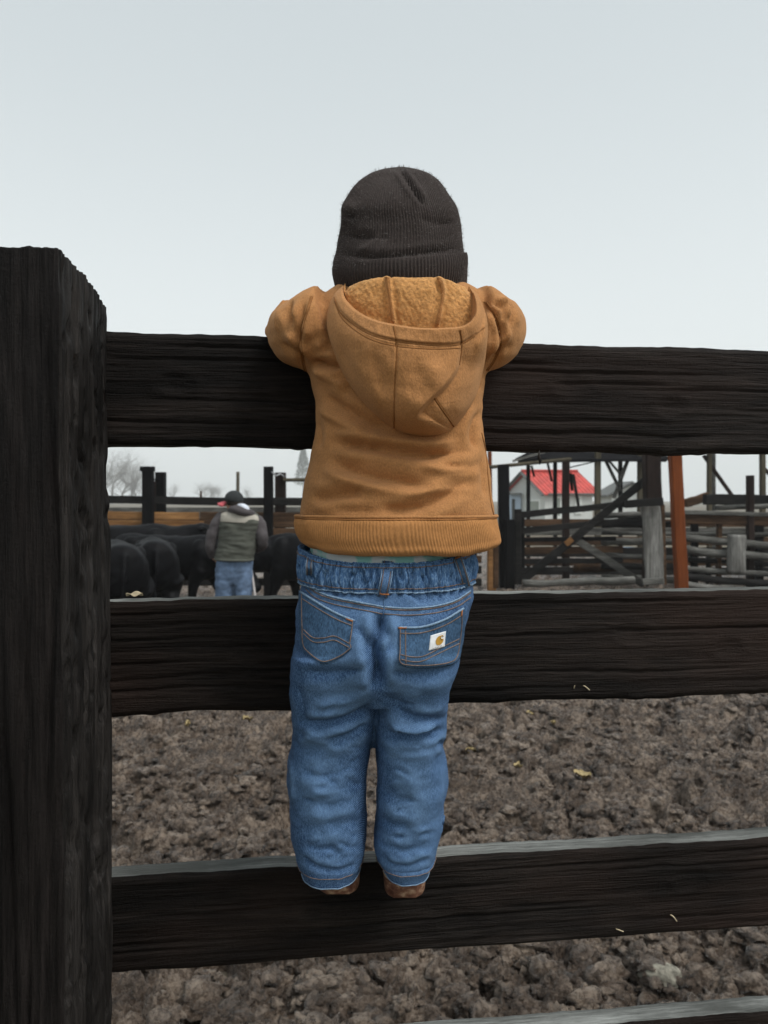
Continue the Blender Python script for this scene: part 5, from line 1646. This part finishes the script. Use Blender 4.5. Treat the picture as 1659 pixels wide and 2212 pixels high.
hf = [([(674, 778), (705, 788), (742, 792)], 7, -6.5), ([(676, 800), (720, 822), (756, 842)], 12, 4.5), ([(690, 850), (741, 880), (800, 912), (850, 928)], 10, -5), ([(684, 880), (735, 912), (800, 940)], 13, 4),
      ([(700, 952), (760, 962), (821, 970), (917, 984), (1020, 974)], 9, -7), ([(710, 935), (800, 948), (920, 960), (1000, 950)], 13, 4.5), ([(700, 986), (763, 1018), (853, 1037), (940, 1054)], 11, -5.5),
      ([(690, 1010), (760, 1045), (850, 1066)], 14, 4.5), ([(664, 1076), (735, 1070), (800, 1058)], 10, -4.5), ([(800, 1088), (885, 1098), (940, 1082), (1020, 1034)], 12, -5), ([(900, 1010), (960, 1018), (1030, 1006)], 12, 4),
      ([(1042, 880), (1024, 930), (1030, 975)], 9, -4.5), ([(1040, 980), (1046, 1030), (1050, 1080)], 9, -3), ([(684, 905), (690, 940), (684, 970)], 8, -3), ([(940, 1000), (1000, 1010), (1044, 1000)], 8, -3),
      ([(870, 1075), (950, 1060), (1030, 1060)], 12, 3), ([(700, 1096), (800, 1104), (900, 1108)], 9, -2.5), ([(1050, 760), (1040, 800), (1036, 850)], 10, -3),
      # sleeves
      ([(660, 640), (650, 690), (646, 740), (658, 800)], 5, -4), ([(676, 650), (668, 700), (664, 745)], 8, 3), ([(630, 646), (622, 676), (630, 700)], 6, -3.5), ([(610, 664), (600, 690), (600, 720)], 7, 2.5),
      ([(1052, 655), (1074, 690), (1082, 730), (1066, 790)], 5, -4), ([(1062, 650), (1084, 668), (1086, 700)], 5, -4), ([(1090, 648), (1104, 676), (1100, 706)], 6, -3.5), ([(1075, 645), (1095, 660), (1094, 690)], 7, 3), ([(680, 730), (700, 760), (735, 772)], 9, 3.5), ([(668, 800), (640, 762), (606, 738)], 8, -3), ([(664, 770), (640, 735), (612, 716)], 9, 2.5), ([(655, 745), (632, 705), (618, 668)], 8, -2.6),
      ([(1052, 795), (1080, 760), (1106, 738)], 8, -3), ([(1060, 765), (1084, 735), (1108, 712)], 8, 2.5), ([(1046, 668), (1052, 720), (1046, 770)], 9, 3)]
V = folds(V, N, [(f_[0], f_[1] * 1.15, f_[2] * 1.6) + tuple(f_[3:]) for f_ in hf])
hr = np.random.default_rng(4)
small = []
for i in range(16):
    x0, y0 = hr.uniform(680, 960), hr.uniform(800, 1095)
    L_ = hr.uniform(40, 120); a_ = hr.uniform(-.25, .3)
    small.append(([(x0, y0), (x0 + L_ * .5, y0 + L_ * a_ * .5 + 5), (x0 + L_, y0 + L_ * a_)], hr.uniform(10, 20), hr.choice([-1, 1]) * hr.uniform(.6, 1.6), .45))
V = folds(V, normals(V, F), small)
hoodie = obj('hoodie', V, F, M['hoodie'], kid)
tb = bvh_of(V, F)
# shoulder seams
for pts in ([(672, 640), (662, 672), (651, 708), (648, 748), (655, 790), (664, 815)], [(1050, 652), (1072, 684), (1082, 718), (1082, 748), (1070, 778), (1054, 800)]):
    seam(tb, pts, .0012, M['hoodie_seam'], hoodie, 'seam', .0, 60)
    seam(tb, np.array(pts) + [4 if pts[0][0] < 860 else -4, 0], .0006, M['hoodie_seam'], hoodie, 'seam', .0003, 60)
seam(tb, [(1040, 935), (1049, 975), (1054, 1030), (1060, 1085), (1066, 1112)], .0011, M['hoodie_seam'], hoodie, 'seam', .0, 40)
# plaid shirt edge at the far left sleeve
Vq, Fq = tube([P(642, 641, 1.0), P(655, 636, .985), P(667, 637, .975)], [.002, .004, .002], 8, 8)
obj('shirt_edge', Vq, Fq, M['plaid'], kid)

# hem band: ribbed, with a piped seam above
n, nr = 1500, 34
tt = np.linspace(0, 2 * np.pi, n, endpoint=False)
rows = interp_rows([(0, 1114, 645, 1068, .873, 1.056), (.12, 1120, 642, 1070, .868, 1.058), (.4, 1140, 638, 1076, .8655, 1.06), (.75, 1164, 642, 1080, .867, 1.06), (.95, 1180, 654, 1079, .870, 1.057), (1, 1184, 660, 1076, .874, 1.054)], 0, nr)
rings = []
for f_, py, xl, xr, yb, yf in rows:
    yc = (yb + yf) / 2
    cx_ = ((xl + xr) / 2 - HX) * yc / FPX
    R = se_ring(cx_, yc, CAM_H - (py - HY) * yc / FPX, (xr - xl) / 2 * yc / FPX, (yf - yb) / 2, n, 2.5)
    dr = R[:, :2] - [cx_, yc]; dr /= np.linalg.norm(dr, axis=1)[:, None]
    R[:, :2] += dr * (.00028 * np.sin(tt * 230) + .003 * noise3(np.stack([np.cos(tt) * 3, np.sin(tt) * 3, np.full(n, f_ * 1.2)], 1)))[:, None]
    # hangs a little lower at the middle of the back
    R[:, 2] += f_ * (.010 * np.clip(np.abs(np.cos(tt)) - .55, 0, 1) / .45 - .004) + .002 * f_ * noise3(np.stack([np.cos(tt) * 4 + 9, np.sin(tt) * 4, tt * 0], 1))
    rings.append(R)
c_ = rings[-1].mean(0)
q = rings[-1].copy(); q[:, :2] = c_[:2] + (q[:, :2] - c_[:2]) * .975; q2 = q.copy(); q2[:, 2] += .03
V, F = ring_stack(rings + [q, q2], False)
hem = obj('hem_band', V, F, M['rib'], hoodie)
for R, r_, l_ in ((rings[0], .0022, .0012), (rings[3], .0007, .0007)):
    q = ringpath(R, l_); q = np.vstack([q, q[:1]])[::6]
    Vt, Ft = tube(np.vstack([q, q[:1]]), r_, 6, None, 1, False)
    obj('seam', Vt, Ft, M['hoodie'] if r_ > .001 else M['hoodie_seam'], hoodie)

# --- hood, turned back and hanging open
U = 170
u = np.linspace(0, 1, U)
rim = resample([(744, 614), (741, 628), (750, 650), (776, 674), (812, 691), (850, 700), (905, 708), (960, 708), (1002, 703), (1024, 684), (1028, 660), (1022, 634), (1014, 620)], U)
Lc = [(744, 614), (722, 636), (708, 668), (706, 704), (716, 745), (735, 795), (763, 842), (805, 890), (850, 928)]
Rc = [(1014, 620), (1034, 640), (1050, 680), (1054, 715), (1051, 755), (1045, 796), (1026, 860), (984, 926)]
Bc = resample([(850, 928), (880, 938), (917, 943), (950, 940), (984, 926)], U)
su = np.sin(np.pi * u)
d_rim = .918 - .098 * su ** .62
C0 = resample([(744, 640), (752, 622), (775, 609), (800, 603), (822, 599), (838, 597), (890, 600), (946, 598), (962, 602), (985, 612), (1006, 622), (1014, 640)], U)
def dep_fleece(k_):
    return .918 - k_ * su ** .55
rows3 = []
def row(q, d_):
    rows3.append(np.stack([P(a, b, c) for (a, b), c in zip(q, d_)]))
cen = np.array([880.0, 0])
back0 = C0.copy(); back0[:, 1] += 14
row(back0, dep_fleece(.024) + .012)
row(C0, dep_fleece(.034))
for f_ in (.2, .4, .6, .8, 1.0):
    q = C0 * (1 - f_) + rim * f_; q[:, 0] = 880 + (q[:, 0] - 880) * .985
    row(q, dep_fleece(.040 + .004 * math.sin(f_ * 3)))
q = rim.copy(); q[:, 0] = 880 + (q[:, 0] - 880) * .9; q[:, 1] += 50; row(q, dep_fleece(.042))
q = rim.copy(); q[:, 0] = 880 + (q[:, 0] - 880) * .8; q[:, 1] += 95; row(q, .9 - .05 * su)
q = rim.copy(); q[:, 0] = 880 + (q[:, 0] - 880) * .92; q[:, 1] += 55; row(q, d_rim + .010)
q = rim.copy(); q[:, 0] = 880 + (q[:, 0] - 880) * .975; q[:, 1] += 16; row(q, d_rim + .0065)
q = rim.copy(); q[:, 1] += 3; row(q, d_rim + .0050)
row(rim, d_rim + .0015)
q = rim.copy(); q[:, 0] = 880 + (q[:, 0] - 880) * 1.004; q[:, 1] += 3; row(q, d_rim - .0025)
n_in = len(rows3)
inner = np.array(rows3)
# smooth the fleece/lip part along its length
dens = resample(inner.transpose(0, 1, 2).reshape(n_in, -1), 90).reshape(90, U, 3)
NV = 130
vv = np.linspace(.02, 1, NV)
Lr, Rr = resample(Lc, NV * 3), resample(Rc, NV * 3)
outer_px = np.zeros((NV, U, 2)); od = np.zeros((NV, U))
tdep = np.zeros((NV, U))
for i, v_ in enumerate(vv):
    Lp = Lr[int(v_ * (NV * 3 - 1))]; Rp = Rr[int(v_ * (NV * 3 - 1))]
    uu = u[:, None]
    G = (1 - v_) * rim + v_ * Bc + (1 - uu) * Lp + uu * Rp - ((1 - uu) * (1 - v_) * rim[0] + uu * (1 - v_) * rim[-1] + (1 - uu) * v_ * Bc[0] + uu * v_ * Bc[-1])
    outer_px[i] = G
    for j in range(0, U, 5):
        p, _n = cast(tb, *G[j])
        tdep[i, j] = p[1] if p is not None else .915
    js = np.arange(0, U, 5)
    tdep[i] = np.interp(np.arange(U), js, tdep[i, js])
ker = np.exp(-np.linspace(-2, 2, 25) ** 2); ker /= ker.sum()
tp = np.pad(tdep, ((12, 12), (12, 12)), mode='edge')
tp = np.apply_along_axis(lambda r: np.convolve(r, ker, 'valid'), 0, tp)
tdep = np.apply_along_axis(lambda r: np.convolve(r, ker, 'valid'), 1, tp)
for i, v_ in enumerate(vv):
    hgt = .080 * (1 - v_ ** 3.2) ** .55
    form = tdep[i] + .004 - hgt * su ** .52 - .006 * (1 - v_ ** 8)
    w_ = float(sm(v_, 0, .22))
    od[i] = (1 - w_) * (d_rim - .004) + w_ * form
# cloth relief on the outer bag
Q = outer_px.reshape(-1, 2)
dd = np.zeros(len(Q))
sd, tpos = poly_dist(Q, resample([(994, 735), (992, 770), (984, 800), (960, 834), (930, 862), (908, 886), (898, 906)], 30))
side_ = np.where(sd < 0, 1.0, 0.0)
stepd = sm(-sd, -2, 7) * np.exp(-np.clip(-sd, 0, None) / 70) * sm(tpos, 0, .25) * sm(1 - tpos, 0, .12)
dd += .014 * stepd
for poly, w_, a_ in (([(720, 640), (738, 678), (790, 716), (850, 735), (930, 744), (995, 742), (1028, 722)], 3.0, -.0016), ([(722, 648), (740, 688), (790, 726), (850, 745), (930, 752), (995, 750)], 3.0, -.0010),
                     ([(851, 705), (857, 760), (853, 830), (851, 926)], 2.6, -.0018), ([(992, 712), (996, 742), (990, 790)], 2.6, -.0018), ([(936, 858), (960, 892), (982, 922)], 2.6, -.0016),
                     ([(760, 740), (775, 800), (810, 860), (842, 905)], 20, .004), ([(730, 720), (748, 780), (790, 845)], 12, -.004), ([(880, 760), (900, 820), (890, 890)], 24, -.004), ([(930, 770), (944, 820), (930, 860)], 18, .003),
                     ([(800, 745), (822, 810), (838, 880)], 14, -.0035), ([(960, 880), (975, 900), (990, 880)], 10, -.003), ([(1010, 760), (1014, 820), (1000, 880)], 14, -.004), ([(1030, 690), (1034, 740), (1030, 800)], 10, .003)):
    s_, t_ = poly_dist(Q, resample(poly, 24))
    tp_ = .4 if w_ > 5 else .08
    dd -= a_ * np.exp(-(s_ / w_) ** 2) * sm(t_, 0, tp_) * sm(1 - t_, 0, tp_)
# thicker folded hem around the opening, puckered where it is stitched
s_, t_ = poly_dist(Q, resample([(720, 640), (738, 678), (790, 716), (850, 735), (930, 744), (995, 742), (1028, 722)], 24))
dd -= .0018 * sm(-s_, 0, 5)
dd += .0011 * noise3(np.stack([Q[:, 0] / 9, Q[:, 1] / 30, Q[:, 0] * 0], 1)) * np.exp(-((s_ + 12) / 14) ** 2)
dd += .0022 * fbm(np.stack([Q[:, 0] / 60, Q[:, 1] / 80, Q[:, 0] * 0 + 3], 1), 3)
od = od + dd.reshape(NV, U)
outer = np.zeros((NV, U, 3))
outer[..., 0] = (outer_px[..., 0] - HX) * od / FPX; outer[..., 1] = od; outer[..., 2] = CAM_H - (outer_px[..., 1] - HY) * od / FPX
# fleece relief
fl = dens.copy()
fn = fbm(fl.reshape(-1, 3) * 45, 3).reshape(90, U)
qf = pix(fl.reshape(-1, 3))
fd = .0014 * fn + .0012 * noise3(fl.reshape(-1, 3) * 260).reshape(90, U)
for poly in ([(836, 598), (842, 640), (850, 700)], [(948, 598), (957, 630), (950, 670), (942, 704)]):
    s_, t_ = poly_dist(qf, resample(poly, 20))
    fd += (.0030 * np.exp(-(s_ / 5) ** 2) - .0018 * np.exp(-((np.abs(s_) - 10) / 5) ** 2)).reshape(90, U)
mask = np.linspace(0, 1, 90)[:, None] < .62
fl[..., 1] -= fd * mask
allg = np.vstack([fl.reshape(-1, 3), outer.reshape(-1, 3)])
Fh = grid_faces(90 + NV, U)
hood = obj('hood', allg, Fh, [M['fleece'], M['hoodie']], hoodie)
ri_ = Fh[:, 0] // U
hood.data.polygons.foreach_set('material_index', (ri_ > 62).astype(np.int32))
hbv = bvh_of(allg, Fh)
for poly, r_ in (([(722, 642), (739, 680), (790, 718), (850, 737), (930, 746), (994, 744), (1026, 724)], .0007), ([(722, 651), (741, 690), (790, 728), (850, 747), (930, 754), (994, 752)], .0006),
                 ([(851, 704), (857, 760), (853, 830), (851, 924)], .0009), ([(994, 712), (998, 742), (992, 788)], .0009), ([(938, 860), (960, 892), (981, 921)], .0010)):
    seam(hbv, poly, r_, M['hoodie_seam'], hoodie, 'seam', .0002, 60)
for poly in ([(836, 600), (842, 640), (849, 694)], [(949, 601), (957, 630), (951, 668), (944, 700)]):
    # zig-zag overlock on the inside seams
    pts = resample(poly, 60); pts[:, 0] += 3.2 * np.where(np.arange(60) % 2, 1, -1)
    seam(hbv, pts, .0012, M['rib'], hoodie, 'overlock', .0006, 118)

# --- beanie: rib knit, real ribs
n, nr = 900, 150
tt = np.linspace(0, 2 * np.pi, n, endpoint=False)
rowsb = interp_rows([(360.5, 860, 872), (363.5, 836, 892), (369, 815, 912), (382, 790, 936), (400, 769, 955), (425, 752, 972), (448, 739, 984), (480, 737, 992), (510, 734, 997), (540, 728, 1001), (565, 721, 1007), (600, 724, 1008), (640, 735, 1000)], 0, nr)
rings = []
for py, xl, xr in rowsb:
    yc = .985
    cx_ = ((xl + xr) / 2 - HX) * yc / FPX; rx = (xr - xl) / 2 * yc / FPX
    ry = rx * 1.14
    R = se_ring(cx_, yc, CAM_H - (py - HY) * yc / FPX, rx, ry, n, 2.1)
    dr = R[:, :2] - [cx_, yc]; dr /= np.linalg.norm(dr, axis=1)[:, None]
    zc_ = R[0, 2]; R[:, 2] = CAM_H + (zc_ - CAM_H) * (1 + (R[:, 1] / yc - 1) * .95)
    fade = min(1, rx / .05)
    R[:, :2] += dr * (.00050 * fade * np.sin(tt * 146) + .0018 * fade * noise3(np.stack([np.cos(tt) * 2.2, np.sin(tt) * 2.2, np.full(n, py / 45)], 1)))[:, None]
    rings.append(R)
V, F = ring_stack(rings)
N = outward(V, normals(V, F))
bfold = [([(862, 362), (880, 390), (898, 418), (916, 446)], 5, -3.6, .2), ([(850, 366), (868, 398), (888, 430)], 9, 1.6), ([(885, 372), (905, 405), (925, 440)], 9, 1.6),
         ([(724, 548), (800, 556), (880, 550), (960, 540), (1004, 534)], 7, -2.5), ([(735, 446), (750, 462), (770, 470)], 8, -2.5), ([(740, 505), (800, 515), (850, 512)], 10, -1.8), ([(900, 470), (950, 480), (990, 474)], 12, -1.5),
         ([(755, 560), (800, 530), (830, 500)], 14, 2)]
V = folds(V, N, bfold)
beanie = obj('beanie', V, F, M['beanie'], kid)
rowsc = interp_rows([(0, 565, 731, 998), (.04, 559, 729, 1000), (.09, 557, 726, 1003), (.16, 561, 724, 1005), (.35, 574, 722, 1007), (.7, 600, 725, 1006), (1, 622, 732, 1002)], 0, 48)
rings = []
for f_, py, xl, xr in rowsc:
    yc = .985
    cx_ = ((xl + xr) / 2 - HX) * yc / FPX; rx = (xr - xl) / 2 * yc / FPX
    R = se_ring(cx_, yc, CAM_H - (py - HY) * yc / FPX, rx + .0015, rx * 1.14 + .004, n, 2.1)
    dr = R[:, :2] - [cx_, yc]; dr /= np.linalg.norm(dr, axis=1)[:, None]
    R[:, :2] += dr * (.0007 * np.sin(tt * 128) + .0016 * noise3(np.stack([np.cos(tt) * 3, np.sin(tt) * 3, np.full(n, f_)], 1)))[:, None]
    R[:, 2] = CAM_H + (R[:, 2] - CAM_H) * (R[:, 1] / yc)
    R[:, 2] += .085 * (R[:, 0] - cx_) + .0018 * noise3(np.stack([np.cos(tt) * 2 + 5, np.sin(tt) * 2, tt * 0], 1))
    rings.append(R)
V, F = ring_stack(rings, False)
obj('cuff', V, F, M['beanie'], beanie)
# stray wool fibres
bm_ = beanie.data
bo = np.array(origin(beanie))
fr_ = np.random.default_rng(8)
Vb_ = np.empty(len(bm_.vertices) * 3); bm_.vertices.foreach_get('co', Vb_); Vb_ = Vb_.reshape(-1, 3) + bo
Nb_ = outward(Vb_, normals(Vb_, grid_faces(150, 900, True)))
pick = fr_.choice(len(Vb_), 5600, replace=False)
fv, ff = [], []
for i, vi in enumerate(pick):
    p, n_ = Vb_[vi], Nb_[vi]
    t_ = np.cross(n_, fr_.normal(size=3)); t_ /= np.linalg.norm(t_) + 1e-9
    L_ = fr_.uniform(.0012, .0045)
    a = p - n_ * .0005; b = p + n_ * L_ * .6 + t_ * L_ * .3; c = p + n_ * L_ * .8 + t_ * L_ * .9
    w_ = np.cross(n_, t_) * .00017
    o_ = len(fv)
    fv += [a - w_, a + w_, b + w_ * .8, b - w_ * .8, c]
    ff += [[o_, o_ + 1, o_ + 2, o_ + 3], [o_ + 3, o_ + 2, o_ + 4]]
tag(obj('wool_fuzz', np.array(fv), ff, M['fuzz'], beanie), kind='stuff')

# ------------------------------------------------------------------ small things
def rock(name, c, r, seed, mat, label, cat, group=None):
    V, F = ellipsoid((0, 0, 0), (1, 1, 1), 26, 18)
    nrm = V / np.linalg.norm(V, axis=1)[:, None]
    V = V * (1 + .22 * fbm(nrm * 1.6 + seed, 4))[:, None] * np.asarray(r) + np.asarray(c)
    return tag(obj(name, V, F, mat), label, cat, group)
def on_mud(px, py):
    d_ = gz(py)
    x_, y_ = (px - HX) * d_ / FPX, d_
    return np.array([x_, y_, mud_height(np.array([x_]), np.array([y_]))[0]])
rock('stone', on_mud(1428, 2122) + [0, 0, .055], (.070, .052, .044), 11, M['stone'], 'pale lumpy stone lying in the mud below the third rail', 'stone')
sr_ = np.random.default_rng(2)
ORD = ('first', 'second', 'third', 'fourth', 'fifth', 'sixth')
for i, (x_, y_) in enumerate(((1020, 1625), (1068, 1530), (1120, 1660), (1140, 1552), (1195, 1568), (1262, 1685), (532, 1548), (405, 1580))):
    lab_ = f'{ORD[i]} yellow leaf clump on the mud, counting right from the jeans' if i < 6 else ('yellow leaf clump on the mud left of the jeans, nearer the leg' if i == 6 else 'yellow leaf clump on the mud left of the jeans, nearer the post')
    c = on_mud(x_, y_) + [0, 0, .02]
    lv, lfc = [], []
    for j in range(sr_.integers(3, 6)):
        a_ = sr_.uniform(0, 6.28); L_ = sr_.uniform(.035, .065); w_ = L_ * sr_.uniform(.4, .7)
        e1 = np.array([math.cos(a_), math.sin(a_), sr_.uniform(-.25, .25)]); e2 = np.array([-math.sin(a_), math.cos(a_), sr_.uniform(-.3, .3)])
        p0 = c + sr_.normal(0, .018, 3) * [1, 1, .25]
        o_ = len(lv)
        for a2 in np.linspace(-1, 1, 7):
            hw = w_ * math.sqrt(max(0, 1 - a2 * a2)) * (.8 + .4 * sr_.uniform())
            for b2 in (-1, 0, 1):
                lv.append(p0 + e1 * L_ * a2 * .6 + e2 * hw * b2 * .6 + np.array([0, 0, .012 * abs(b2) + .006 * math.sin(5 * a2)]))
        lfc += (grid_faces(7, 3) + o_).tolist()
    lv = np.array(lv); nn_ = len(lv)
    V = np.vstack([lv, lv - [0, 0, .0015]]); F = lfc + [[q + nn_ for q in f_[::-1]] for f_ in lfc]
    tag(obj('leaf_clump', V, F, M['leaf']), lab_, 'leaves', 'yellow leaf clumps on the mud')
# dry leaf and straw on the second rail and on the post
lf_ = []
b0 = fpt(285, 1296) + FV * .018; b0[2] = 1.5665 + .004
us = np.linspace(-1, 1, 13); vs = np.linspace(-1, 1, 7)
Vl = [b0 + FU * .011 * a + FV * .005 * b * (1 - a * a * .8) + np.array([0, 0, .003 * (1 - a * a) * (1 - b * b) + .0018 * math.sin(4 * a + 2 * b) + .003]) for b in vs for a in us]
Vl2 = np.vstack([Vl, np.array(Vl) - [0, 0, .0008]])
Fl = grid_faces(7, 13).tolist(); Fl = Fl + [[i + 91 for i in q[::-1]] for q in Fl]
tag(obj('dry_leaf', Vl2, Fl, M['straw']), 'curled pale dry leaf on the second rail near the post', 'leaf')
pr_ = np.random.default_rng(6)
def straw(p, d_, L_, label):
    d_ = np.asarray(d_, float); d_ /= np.linalg.norm(d_)
    q = [p, p + d_ * L_ * .5 + pr_.normal(0, L_ * .07, 3) * [1, .2, 1], p + d_ * L_]
    tag(obj('straw', *tube(q, [.0007, .0009, .0004], 5, 8), M['straw']), label, 'straw', 'straw bits stuck to the fence')
for px_, py_, L_, lab_ in ((1240, 1480, .024, 'left of two pale straw bits stuck low on the second rail'), (1272, 1490, .020, 'right of two pale straw bits stuck low on the second rail'), (1345, 2010, .020, 'left of two pale straw bits stuck low on the third rail'), (1460, 1988, .022, 'right of two pale straw bits stuck low on the third rail')):
    straw(fpt(px_, py_, .003), [pr_.uniform(-1, 1), 0.1, pr_.uniform(-.5, .5)], L_, lab_)

# ------------------------------------------------------------------ drizzle haze over the yard
hx0, hx1, hy0, hy1, hz0, hz1 = -330., 330., -12., 470., -1.2, 33.
Vh = [(x, y, z) for z in (hz0, hz1) for x, y in ((hx0, hy0), (hx1, hy0), (hx1, hy1), (hx0, hy1))]
hm = bpy.data.materials.new('haze')
hm.use_nodes = True
hn = hm.node_tree.nodes; hn.clear()
pv = hn.new('ShaderNodeVolumePrincipled')
pv.inputs['Color'].default_value = (0.95, 0.97, 0.98, 1)
pv.inputs['Density'].default_value = HAZE_DENSITY
pv.inputs['Anisotropy'].default_value = 0.0
ho = hn.new('ShaderNodeOutputMaterial')
hm.node_tree.links.new(pv.outputs[0], ho.inputs['Volume'])
tag(obj('haze', Vh, [[0, 3, 2, 1], [4, 5, 6, 7], [0, 1, 5, 4], [1, 2, 6, 5], [2, 3, 7, 6], [3, 0, 4, 7]], hm, None, False, False), kind='stuff')
